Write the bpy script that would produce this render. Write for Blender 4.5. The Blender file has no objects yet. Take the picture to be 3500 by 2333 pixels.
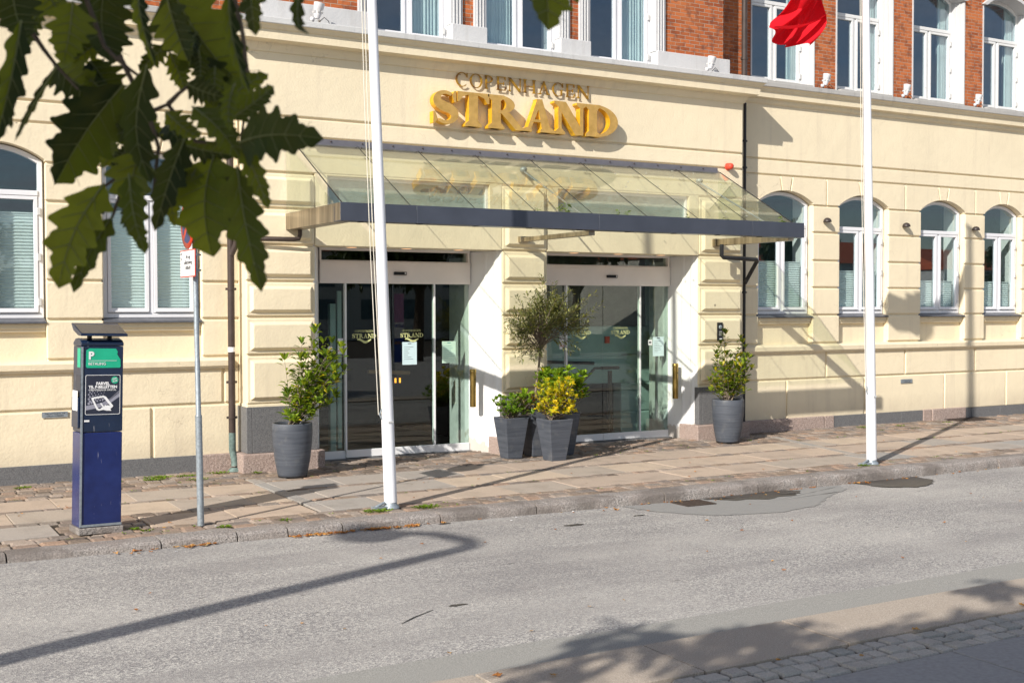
import bpy, bmesh, math, random
from math import sin, cos, pi, sqrt, radians, atan2, hypot
from mathutils import Vector, Matrix
random.seed(7)
SC = bpy.context.scene
COL = SC.collection

# ------------------------------------------------------------------ camera
FPX, YAW, PITCH, ROLL = 4042.37, 0.519848, -0.0284661, -0.001734
Fv = Vector((sin(YAW)*cos(PITCH), cos(YAW)*cos(PITCH), sin(PITCH)))
R0 = Vector((cos(YAW), -sin(YAW), 0)); U0 = R0.cross(Fv)
Rv = (R0*cos(ROLL) + U0*sin(ROLL)).normalized(); Uv = Rv.cross(Fv).normalized()
CAM = Vector((0, 0, 1.7))
cd = bpy.data.cameras.new('camera'); cam = bpy.data.objects.new('camera', cd); COL.objects.link(cam)
m = Matrix.Identity(4)
for i in range(3):
    m[i][0] = Rv[i]; m[i][1] = Uv[i]; m[i][2] = -Fv[i]; m[i][3] = CAM[i]
cam.matrix_world = m
cd.sensor_width = 36; cd.lens = FPX*36/3500; cd.clip_start = .05; cd.clip_end = 1500
cd.dof.use_dof = True; cd.dof.focus_distance = 13.0; cd.dof.aperture_fstop = 8.5
SC.camera = cam

def at(u, v, dist):
    """point at a given distance along the view direction of a spot of the photo (used to lay out the hanging leaves)"""
    return CAM + (Fv + Rv*(u-1750)/FPX - Uv*(v-1166.5)/FPX)*dist

# ------------------------------------------------------------------ materials
MATS = {}
class NT:
    def __init__(s, name):
        s.m = bpy.data.materials.new(name); s.m.use_nodes = True
        s.t = s.m.node_tree; s.t.nodes.clear()
        s.out = s.t.nodes.new('ShaderNodeOutputMaterial')
        MATS[name] = s.m
    def n(s, typ, **k):
        nd = s.t.nodes.new('ShaderNode'+typ)
        for a, b in k.items():
            if a == 'ins':
                for i, v in b.items():
                    if hasattr(v, 'is_output') or isinstance(v, bpy.types.NodeSocket): s.t.links.new(v, nd.inputs[i])
                    else: nd.inputs[i].default_value = v
            else: setattr(nd, a, b)
        return nd
    def pos(s):
        return s.n('NewGeometry').outputs['Position']
    def noise(s, scale, detail=3, vec=None, rough=.55):
        return s.n('TexNoise', ins={'Vector': vec if vec is not None else s.pos(), 'Scale': scale, 'Detail': detail, 'Roughness': rough}).outputs['Fac']
    def ramp(s, fac, stops):
        r = s.n('ValToRGB', ins={'Fac': fac}); e = r.color_ramp.elements
        while len(e) < len(stops): e.new(.5)
        for i, (p, c) in enumerate(stops):
            e[i].position = p; e[i].color = (*c, 1) if len(c) == 3 else c
        return r.outputs['Color']
    def mix(s, fac, a, b, mode='MIX'):
        x = s.n('Mix', data_type='RGBA', blend_type=mode)
        for i, v in ((0, fac), (6, a), (7, b)):
            if isinstance(v, bpy.types.NodeSocket): s.t.links.new(v, x.inputs[i])
            else: x.inputs[i].default_value = v if i == 0 else (*v, 1)
        return x.outputs[2]
    def math(s, op, a, b=0.0):
        x = s.n('Math', operation=op)
        for i, v in ((0, a), (1, b)):
            if isinstance(v, bpy.types.NodeSocket): s.t.links.new(v, x.inputs[i])
            else: x.inputs[i].default_value = v
        return x.outputs[0]
    def bsdf(s, color, rough=.8, metal=0, bump=None, bstr=.3, bdist=.01, spec=.3, **extra):
        b = s.n('BsdfPrincipled')
        def put(k, v):
            if isinstance(v, bpy.types.NodeSocket): s.t.links.new(v, b.inputs[k])
            else: b.inputs[k].default_value = (*v, 1) if isinstance(v, tuple) and len(v) == 3 else v
        put('Base Color', color); put('Roughness', rough); put('Metallic', metal); put('Specular IOR Level', spec)
        for k, v in extra.items(): put(k.replace('_', ' '), v)
        if bump is not None:
            bn = s.n('Bump', ins={'Strength': bstr, 'Distance': bdist, 'Height': bump})
            s.t.links.new(bn.outputs[0], b.inputs['Normal'])
        return b.outputs[0]
    def done(s, sh): s.t.links.new(sh, s.out.inputs[0]); return s.m

def plain(name, c, rough=.6, metal=0, var=.12, scale=8, bstr=0, spec=.3):
    n = NT(name); f = n.noise(scale, 4)
    c2 = tuple(max(0, x*(1-var)) for x in c); c1 = tuple(min(1, x*(1+var)) for x in c)
    col = n.ramp(f, [(.3, c2), (.7, c1)])
    n.done(n.bsdf(col, rough, metal, bump=n.noise(scale*12, 3) if bstr else None, bstr=bstr, bdist=.004, spec=spec))
    return n.m

def stucco(name, c, dirt=(.55, .47, .36)):
    n = NT(name); p = n.pos()
    f = n.noise(.9, 5); f2 = n.noise(6, 4); f3 = n.noise(45, 3)
    base = n.ramp(f, [(.25, tuple(x*.93 for x in c)), (.75, tuple(min(1, x*1.05) for x in c))])
    base = n.mix(n.ramp(f2, [(.5, (0, 0, 0)), (.8, (.22, .22, .22))]), base, tuple(x*.86 for x in c))
    # rain streaks: noise stretched in z
    mp = n.n('Mapping', ins={0: p, 'Scale': (9, 9, .55)})
    st = n.noise(1.0, 4, mp.outputs[0])
    base = n.mix(n.ramp(st, [(.54, (0, 0, 0)), (.76, (.36, .36, .36))]), base, dirt)
    # splashes near the ground and a few hairline cracks
    zz = n.n('SeparateXYZ', ins={0: p}).outputs[2]
    gr = n.math('MULTIPLY', n.math('MAXIMUM', n.math('SUBTRACT', .75, n.math('MULTIPLY', zz, 1.4)), 0.0), n.math('ADD', n.noise(4, 5), .25))
    base = n.mix(n.ramp(gr, [(.12, (0, 0, 0)), (.55, (.55, .55, .55))]), base, (.42, .35, .26))
    wv = n.n('VectorMath', operation='ADD', ins={0: p, 1: n.n('TexNoise', ins={'Vector': p, 'Scale': 3.0, 'Detail': 4.0}).outputs['Color']}).outputs[0]
    ck = n.n('TexVoronoi', feature='DISTANCE_TO_EDGE', ins={'Vector': wv, 'Scale': .8}).outputs['Distance']
    ckm = n.math('MULTIPLY', n.math('LESS_THAN', ck, .0022), n.math('GREATER_THAN', n.noise(1.1, 2), .63))
    base = n.mix(n.math('MULTIPLY', ckm, .35), base, (.35, .28, .20))
    # small chips
    v = n.n('TexVoronoi', ins={'Vector': p, 'Scale': 1.7}).outputs['Distance']
    base = n.mix(n.ramp(v, [(.022, (.75, .75, .75)), (.034, (0, 0, 0))]), base, (.22, .18, .14))
    h = n.math('ADD', n.math('MULTIPLY', f3, .6), n.math('MULTIPLY', n.noise(7, 4), 1.0))
    n.done(n.bsdf(base, .9, bump=h, bstr=.38, bdist=.012, spec=.15))
    return n.m
stucco('cream_stucco', (.78, .68, .49))
stucco('white_stucco', (.55, .55, .55), (.35, .33, .30))
stucco('ledge_white', (.56, .56, .55), (.16, .155, .15))
stucco('white_paint_wall', (.86, .86, .85), (.6, .57, .5))

# peeling white jamb
n = NT('white_jamb'); p = n.pos()
zz = n.n('SeparateXYZ', ins={0: p}).outputs[2]
k = n.noise(7, 6)
low = n.math('SUBTRACT', 1.0, n.math('MULTIPLY', zz, 1.6))
k2 = n.math('MULTIPLY', k, n.math('MAXIMUM', low, 0.0))
col = n.mix(n.ramp(k2, [(.34, (0, 0, 0)), (.38, (1, 1, 1))]), (.76, .76, .76), (.52, .48, .43))
n.done(n.bsdf(col, .6, bump=n.noise(30, 3), bstr=.15, bdist=.004))

n = NT('brick'); p = n.pos(); sp = n.n('SeparateXYZ', ins={0: p})
xs = n.math('ADD', sp.outputs[0], n.math('MULTIPLY', sp.outputs[1], 1.0))
wob = n.n('TexNoise', ins={'Vector': p, 'Scale': 7.0, 'Detail': 3.0}).outputs['Color']
cx = n.n('CombineXYZ', ins={0: xs, 1: sp.outputs[2]}).outputs[0]
cxw = n.n('VectorMath', operation='ADD', ins={0: cx, 1: n.n('VectorMath', operation='SCALE', ins={0: wob, 'Scale': .012}).outputs[0]}).outputs[0]
bt = n.n('TexBrick', offset=.5, squash=1, ins={'Vector': cxw, 'Color1': (.48, .135, .045, 1), 'Color2': (.22, .055, .025, 1), 'Mortar': (.36, .30, .24, 1), 'Scale': 1.0, 'Mortar Size': .0042, 'Mortar Smooth': .3, 'Bias': -.25, 'Brick Width': .155, 'Row Height': .0475})
col = n.mix(n.ramp(n.noise(3.0, 5), [(.45, (0, 0, 0)), (.75, (.5, .5, .5))]), bt.outputs[0], (.55, .20, .075))
col = n.mix(n.ramp(n.noise(11, 5), [(.52, (0, 0, 0)), (.66, (.6, .6, .6))]), col, (.15, .06, .04))
h = n.math('ADD', n.math('SUBTRACT', 1.0, bt.outputs[1]), n.math('MULTIPLY', n.noise(70, 3), .35))
n.done(n.bsdf(col, .9, bump=h, bstr=.7, bdist=.008, spec=.15))

def granite(name, a, b, c=None, scale=160, rough=.7, bstr=.2, stain=None):
    n = NT(name); f = n.noise(scale, 4, rough=.8)
    col = n.ramp(f, [(.36, a), (.5, tuple((x+y)/2 for x, y in zip(a, b))), (.62, b)])
    if c: col = n.mix(n.ramp(n.noise(5, 4), [(.45, (0, 0, 0)), (.7, (.7, .7, .7))]), col, c)
    if stain:
        col = n.mix(n.ramp(n.noise(2.2, 5), [(.5, (0, 0, 0)), (.62, (.8, .8, .8))]), col, stain)
    n.done(n.bsdf(col, rough, bump=n.noise(40, 5), bstr=bstr, bdist=.01))
granite('grey_granite', (.075, .075, .08), (.21, .21, .21), scale=140, rough=.5)
granite('pink_granite', (.18, .13, .11), (.50, .40, .35), (.36, .27, .23), scale=90, rough=.85, bstr=.9)
granite('kerb_granite', (.10, .09, .085), (.44, .40, .365), (.24, .20, .175), scale=85, rough=.85, bstr=.9, stain=(.15, .13, .115))
granite('near_kerb_granite', (.27, .225, .18), (.52, .45, .37), (.38, .32, .255), scale=150, rough=.8, bstr=.4)

def island_stone(name, stops, rough=.85, fine=130, amp=.35, bstr=.5, dirt=(.12, .10, .08)):
    n = NT(name); g = n.n('NewGeometry'); r = g.outputs['Random Per Island']
    col = n.ramp(r, stops)
    col = n.mix(amp, col, n.ramp(n.noise(fine, 4, rough=.8), [(.38, (.25, .25, .25)), (.62, (1, 1, 1))]), 'MULTIPLY')
    col = n.mix(n.ramp(n.noise(3.5, 5), [(.5, (0, 0, 0)), (.8, (.4, .4, .4))]), col, dirt)
    v = n.n('TexVoronoi', ins={'Vector': g.outputs['Position'], 'Scale': 5.0}).outputs['Distance']
    col = n.mix(n.ramp(v, [(.05, (.7, .7, .7)), (.075, (0, 0, 0))]), col, (.13, .10, .08))
    n.done(n.bsdf(col, rough, bump=n.noise(30, 5), bstr=bstr, bdist=.006))
island_stone('slab_concrete', [(0, (.50, .40, .31)), (.3, (.54, .435, .33)), (.45, (.47, .375, .295)), (.62, (.43, .365, .30)), (.8, (.52, .41, .315)), (1, (.46, .36, .295))], amp=.28)
island_stone('slab_concrete_grey', [(0, (.37, .34, .30)), (.5, (.42, .37, .32)), (1, (.35, .335, .31))], amp=.3)
for nd in MATS['slab_concrete'].node_tree.nodes:
    if nd.type == 'VALTORGB' and len(nd.color_ramp.elements) == 6: nd.color_ramp.interpolation = 'CONSTANT'
island_stone('sett_stone', [(0, (.16, .125, .10)), (.25, (.33, .25, .185)), (.45, (.22, .19, .17)), (.6, (.40, .27, .19)), (.8, (.28, .24, .205)), (1, (.45, .36, .29))], fine=70, amp=.5, bstr=.9)
island_stone('near_sett_stone', [(0, (.40, .385, .34)), (.5, (.56, .51, .44)), (1, (.47, .43, .38))], fine=90, amp=.4, bstr=.6)
plain('joint_soil', (.05, .04, .03), .95, var=.5, scale=20, bstr=.8)
plain('near_slab', (.33, .315, .30), .9, var=.12, scale=40, bstr=.4)

# asphalt
n = NT('asphalt'); p = n.pos()
v = n.n('TexVoronoi', ins={'Vector': p, 'Scale': 105.0})
gc = n.n('SeparateColor', ins={0: v.outputs['Color']}).outputs[0]
g1 = n.ramp(gc, [(.0, (.10, .096, .105)), (.25, (.18, .172, .172)), (.55, (.33, .315, .295)), (1, (.72, .69, .61))])
g1 = n.mix(.4, g1, n.ramp(n.noise(150, 3, rough=.8), [(.36, (.10, .096, .105)), (.64, (.58, .555, .51))]))
mp = n.n('Mapping', ins={0: p, 'Scale': (.35, 2.2, 1)})
band = n.noise(1.0, 4, mp.outputs[0])
col = n.mix(n.ramp(band, [(.36, (.55, .55, .55)), (.60, (0, 0, 0))]), g1, (.225, .212, .205))
col = n.mix(n.ramp(n.noise(.8, 5), [(.42, (0, 0, 0)), (.72, (.45, .45, .45))]), col, (.50, .475, .43))
mp2 = n.n('Mapping', ins={0: p, 'Scale': (2.6, 6.5, 1)})
sp_ = n.n('TexVoronoi', ins={'Vector': mp2.outputs[0], 'Scale': 1.0, 'Randomness': 1.0})
dots = n.ramp(n.math('ADD', sp_.outputs['Distance'], n.math('MULTIPLY', n.noise(30, 4), .22)), [(.15, (.6, .6, .6)), (.19, (0, 0, 0))])
col = n.mix(dots, col, (.07, .065, .06))
n.done(n.bsdf(col, .88, bump=n.math('ADD', v.outputs['Distance'], n.noise(60, 2)), bstr=.5, bdist=.006, spec=.25))
plain('asphalt_patch', (.27, .265, .25), .85, var=.1, scale=160, bstr=.4)
n = NT('asphalt_damp'); n.done(n.bsdf(n.ramp(n.noise(140, 3), [(.35, (.035, .032, .028)), (.65, (.10, .09, .08))]), .45, bump=n.noise(60, 3), bstr=.4, bdist=.004))
n = NT('asphalt_smooth'); n.done(n.bsdf(n.ramp(n.noise(170, 4), [(.35, (.22, .215, .195)), (.65, (.38, .37, .335))]), .85, bump=n.noise(60, 3), bstr=.4, bdist=.004))
n = NT('tar_crack'); n.done(n.bsdf((.05, .05, .048), .8))

plain('window_white', (.74, .74, .76), .45, var=.03, scale=3)
n = NT('worn_white'); col = n.mix(n.ramp(n.noise(24, 6, rough=.75), [(.6, (0, 0, 0)), (.68, (1, 1, 1))]), (.70, .70, .69), (.40, .36, .30))
n.done(n.bsdf(col, .6, bump=n.noise(40, 4), bstr=.4, bdist=.004))
plain('aluminium_white', (.80, .80, .80), .35, var=.03, scale=3)
plain('header_white', (.78, .72, .68), .5, var=.04, scale=4)
plain('slate_sill', (.10, .105, .12), .35, var=.2, scale=20)
plain('zinc_rail', (.17, .165, .185), .45, metal=.3, var=.1)
plain('gutter_paint', (.075, .085, .112), .35, metal=.35, var=.12, scale=3, spec=.5)
n = NT('brushed_steel'); mp = n.n('Mapping', ins={0: n.pos(), 'Scale': (9, 9, .6)}); n.done(n.bsdf(n.ramp(n.noise(1, 4, mp.outputs[0]), [(.35, (.26, .22, .17)), (.65, (.60, .52, .41))]), .3, 1.0))
plain('brown_pipe', (.062, .045, .038), .4, var=.2, scale=10)
plain('black_pipe', (.028, .028, .032), .4, var=.2, scale=10)
plain('verdigris', (.12, .17, .155), .7, var=.4, scale=25)
plain('brass', (.42, .29, .09), .3, metal=.9, var=.2, scale=10)
n = NT('pot_grey'); mp = n.n('Mapping', ins={0: n.pos(), 'Scale': (3, 3, 40)}); col = n.ramp(n.noise(1, 4, mp.outputs[0]), [(.3, (.055, .063, .078)), (.7, (.095, .105, .125))])
col = n.mix(n.ramp(n.noise(9, 5), [(.55, (0, 0, 0)), (.75, (.5, .5, .5))]), col, (.17, .17, .165))
n.done(n.bsdf(col, .5, bump=n.noise(50, 3), bstr=.15, bdist=.003))
plain('soil', (.04, .03, .02), .95, var=.4, scale=30)
n = NT('pole_white'); mp = n.n('Mapping', ins={0: n.pos(), 'Scale': (14, 14, 1.4)}); col = n.mix(n.ramp(n.noise(1, 5, mp.outputs[0]), [(.52, (0, 0, 0)), (.8, (.55, .55, .55))]), (.78, .79, .82), (.50, .49, .46))
n.done(n.bsdf(col, .32, spec=.5))
plain('galvanised', (.30, .34, .37), .5, metal=.4, var=.2, scale=40)
plain('rope', (.70, .66, .56), .8)
plain('black_plastic', (.015, .015, .017), .35, var=.1)
plain('white_plastic', (.62, .62, .63), .35, var=.02)
plain('cast_iron', (.055, .04, .032), .7, var=.3, scale=30)
plain('brown_metal', (.045, .035, .032), .4, var=.1)
plain('grey_patch', (.55, .55, .54), .5)
plain('sign_red', (.72, .06, .025), .4, var=.04)
plain('alarm_red', (.68, .07, .04), .4, var=.05)
plain('sign_blue', (.03, .04, .12), .4, var=.04)
plain('sign_white', (.82, .82, .82), .4, var=.03)
plain('ink_black', (.02, .02, .025), .5, var=.05)
plain('sticker_green', (.02, .42, .24), .4, var=.06)
plain('sticker_black', (.03, .035, .055), .35, var=.1, scale=20)
plain('sticker_grey', (.30, .30, .36), .4, var=.05)
plain('solar_cell', (.035, .035, .045), .18, var=.3, scale=12, spec=.8)
plain('paper', (.62, .78, .80), .7, var=.03)
plain('paper_green', (.55, .75, .62), .7, var=.03)
plain('paper_teal', (.05, .30, .30), .7)
plain('frosted_yellow', (.60, .62, .28), .7, var=.04)
plain('dark_wood', (.055, .028, .015), .45, var=.3, scale=8)
plain('oak_wood', (.28, .15, .07), .5, var=.2, scale=8)
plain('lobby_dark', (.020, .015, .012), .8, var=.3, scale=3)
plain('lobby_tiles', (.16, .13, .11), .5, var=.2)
plain('lobby_reflection_dark', (.10, .095, .085), .8, var=.2)  # dark tone painted in for the tree reflection on the door glass
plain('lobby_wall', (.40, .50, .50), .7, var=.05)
plain('room_dark', (.13, .19, .20), .9, var=.3, scale=2)
plain('blind_fabric', (.78, .81, .80), .85, var=.06, scale=3)
plain('curtain_fabric', (.80, .85, .80), .85, var=.08, scale=3)
plain('bark', (.10, .075, .055), .9, var=.35, scale=12, bstr=.7)
plain('olive_bark', (.20, .16, .12), .9, var=.3, scale=30, bstr=.4)
plain('roof_red', (.55, .12, .05), .8, var=.2, scale=5)
plain('far_plaster', (.62, .60, .54), .9, var=.06)
plain('banner_pink', (.60, .33, .52), .7); plain('banner_blue', (.04, .09, .36), .7); plain('banner_orange', (.70, .33, .05), .7)
plain('boulder_stone', (.25, .20, .15), .9, var=.3, scale=6, bstr=.8)

n = NT('meter_blue'); sp = n.n('SeparateXYZ', ins={0: n.n('TexCoord').outputs['Object']})
c1 = n.ramp(n.noise(9, 4), [(.3, (.009, .018, .095)), (.7, (.014, .028, .135))])
scr = n.n('Mapping', ins={0: n.pos(), 'Scale': (60, 60, 7)})
c1 = n.mix(n.ramp(n.noise(1, 3, scr.outputs[0]), [(.70, (0, 0, 0)), (.74, (.5, .5, .5))]), c1, (.4, .4, .45))
n.done(n.bsdf(c1, .22, spec=.5))
n = NT('meter_dark'); c1 = n.ramp(n.noise(9, 4), [(.3, (.008, .018, .045)), (.7, (.014, .028, .065))])
scr = n.n('Mapping', ins={0: n.pos(), 'Scale': (60, 60, 7)})
c1 = n.mix(n.ramp(n.noise(1, 3, scr.outputs[0]), [(.68, (0, 0, 0)), (.72, (.5, .5, .5))]), c1, (.4, .4, .42))
n.done(n.bsdf(c1, .3, spec=.5))

n = NT('gold_face'); c = n.ramp(n.noise(14, 5), [(.3, (.46, .28, .075)), (.6, (.58, .36, .11)), (.8, (.66, .42, .10))])
n.done(n.bsdf(c, .55, metal=.25, bump=n.noise(90, 2), bstr=.1, bdist=.003))
n = NT('gold_side'); c = n.ramp(n.noise(10, 5), [(.3, (.72, .36, .01)), (.55, (.84, .50, .03)), (.8, (.42, .18, .03))])
n.done(n.bsdf(c, .38, metal=.3))
n = NT('gold_thin'); c = n.ramp(n.noise(16, 5), [(.35, (.16, .07, .02)), (.55, (.46, .25, .03)), (.75, (.62, .36, .03))])
n.done(n.bsdf(c, .4, metal=.4))
n = NT('warm_lamp'); e = n.n('Emission', ins={0: (1, .55, .25, 1), 1: 1.6}); n.done(e.outputs[0])
n = NT('amber_lamp'); e = n.n('Emission', ins={0: (1, .36, .03, 1), 1: 2.2}); n.done(e.outputs[0])

def glass(name, tint, boost=1.0, base=.04, rough=0.0, dirt=0.0, gtint=(1, 1, 1)):
    n = NT(name)
    bf = n.n('NewGeometry').outputs['Backfacing']
    fr = n.n('Fresnel', ins={'IOR': n.math('SUBTRACT', 1.5, n.math('MULTIPLY', bf, .83333))}).outputs[0]
    f = n.math('MINIMUM', n.math('ADD', n.math('MULTIPLY', fr, boost), base), 1.0)
    tr = n.n('BsdfTransparent', ins={0: (*tint, 1)}).outputs[0]
    gl = n.n('BsdfGlossy', ins={'Color': (*gtint, 1), 'Roughness': rough}).outputs[0]
    sh = n.n('MixShader', ins={0: f, 1: tr, 2: gl}).outputs[0]
    if dirt:
        df = n.n('BsdfDiffuse', ins={0: (.45, .45, .38, 1)}).outputs[0]
        d = n.ramp(n.noise(3.5, 6), [(.42, (dirt*.3,)*3), (.72, (dirt,)*3)])
        v = n.n('TexVoronoi', ins={'Vector': n.pos(), 'Scale': 7.0}).outputs['Distance']
        d2 = n.ramp(v, [(.09, (.5, .5, .5)), (.12, (0, 0, 0))])
        zx = n.n('SeparateXYZ', ins={0: n.pos()}).outputs[0]
        d2 = n.mix(n.ramp(n.math('MULTIPLY', zx, .1), [(.72, (0, 0, 0)), (.82, (1, 1, 1))]), (0, 0, 0), d2)
        dd = n.math('MAXIMUM', d, d2)
        sh = n.n('MixShader', ins={0: dd, 1: sh, 2: df}).outputs[0]
    n.done(sh)
glass('window_glass', (.89, .94, .93), 1.25, .03, gtint=(.80, .88, 1))
glass('upper_glass', (.86, .92, .93), 1.2, .07, gtint=(.74, .80, .92))
glass('door_glass', (.86, .93, .90), .85, .02)
glass('canopy_glass', (.955, .975, .925), .9, .0, dirt=.06)

def leafmat(name, stops, rough=.4, trans=.35, spec=.4):
    n = NT(name); r = n.n('NewGeometry').outputs['Random Per Island']
    col = n.ramp(r, stops)
    b = n.bsdf(col, rough, spec=spec)
    tc = n.mix(1.0, col, (1.6, 1.5, .5), 'MULTIPLY')
    t = n.n('BsdfTranslucent', ins={0: tc}).outputs[0]
    n.done(n.n('MixShader', ins={0: trans, 1: b, 2: t}).outputs[0])
leafmat('laurel_leaf', [(0, (.045, .09, .010)), (.35, (.10, .17, .014)), (.7, (.22, .31, .02)), (.93, (.30, .38, .03)), (.97, (.50, .40, .02))])
leafmat('laurel_leaf_yellowish', [(0, (.05, .09, .012)), (.4, (.12, .18, .015)), (.8, (.24, .32, .03)), (.95, (.55, .45, .02))])
leafmat('olive_leaf', [(0, (.07, .085, .035)), (.5, (.16, .175, .075)), (.8, (.30, .31, .15)), (1, (.38, .38, .10))])
leafmat('golden_leaf', [(0, (.16, .25, .02)), (.35, (.38, .42, .02)), (.7, (.62, .52, .02)), (1, (.75, .55, .03))])
leafmat('green_leaf', [(0, (.07, .15, .012)), (.5, (.15, .27, .015)), (1, (.24, .36, .03))])
leafmat('rhodo_leaf', [(0, (.07, .14, .012)), (.5, (.17, .29, .018)), (.95, (.30, .43, .03)), (.965, (.60, .30, .02))])
leafmat('dry_leaf', [(0, (.30, .24, .10)), (.5, (.42, .36, .16)), (1, (.24, .17, .08))])
leafmat('fallen_leaf', [(0, (.26, .09, .025)), (.4, (.42, .17, .04)), (.7, (.55, .28, .07)), (1, (.30, .21, .10))], rough=.8, trans=.1)
leafmat('weed_leaf', [(0, (.08, .15, .015)), (1, (.22, .33, .03))])
leafmat('crown_leaf', [(0, (.030, .045, .010)), (1, (.06, .085, .018))], trans=.2)
# big near leaves with a paler midrib pattern
n = NT('lobed_leaf'); r = n.n('NewGeometry').outputs['Random Per Island']
col = n.ramp(r, [(0, (.016, .026, .009)), (.3, (.045, .058, .014)), (.6, (.095, .115, .014)), (1, (.20, .22, .018))])
col = n.mix(n.ramp(n.noise(18, 4), [(.45, (0, 0, 0)), (.75, (.5, .5, .5))]), col, (.075, .07, .016))
b = n.bsdf(col, .5, spec=.25, bump=n.noise(120, 3), bstr=.15, bdist=.003)
t = n.n('BsdfTranslucent', ins={0: n.mix(1.0, col, (1.5, 1.6, .35), 'MULTIPLY')}).outputs[0]
n.done(n.n('MixShader', ins={0: .4, 1: b, 2: t}).outputs[0])
plain('leaf_rib', (.15, .16, .06), .5)

n = NT('flag_red'); n.done(n.n('MixShader', ins={0: .35, 1: n.bsdf((.72, .008, .02), .75), 2: n.n('BsdfTranslucent', ins={0: (.8, .01, .02, 1)}).outputs[0]}).outputs[0])
n = NT('flag_white'); n.done(n.bsdf((.85, .85, .85), .8))

# ------------------------------------------------------------------ mesh helpers
BASE = {}
def tag(o, label=None, cat=None, group=None, kind=None):
    if label: o['label'] = label
    if cat: o['category'] = cat
    if group: o['group'] = group
    if kind: o['kind'] = kind
    return o
def thing(name, loc, label, cat, group=None, rot=None):
    o = bpy.data.objects.new(name, None); COL.objects.link(o); o.location = loc
    o.empty_display_size = .1
    if rot: o.rotation_euler = rot
    BASE[o.name] = (Vector(loc), rot)
    return tag(o, label, cat, group)
def base_of(o):
    while o.parent: o = o.parent
    return BASE.get(o.name, (Vector((0, 0, 0)), None))

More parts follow.
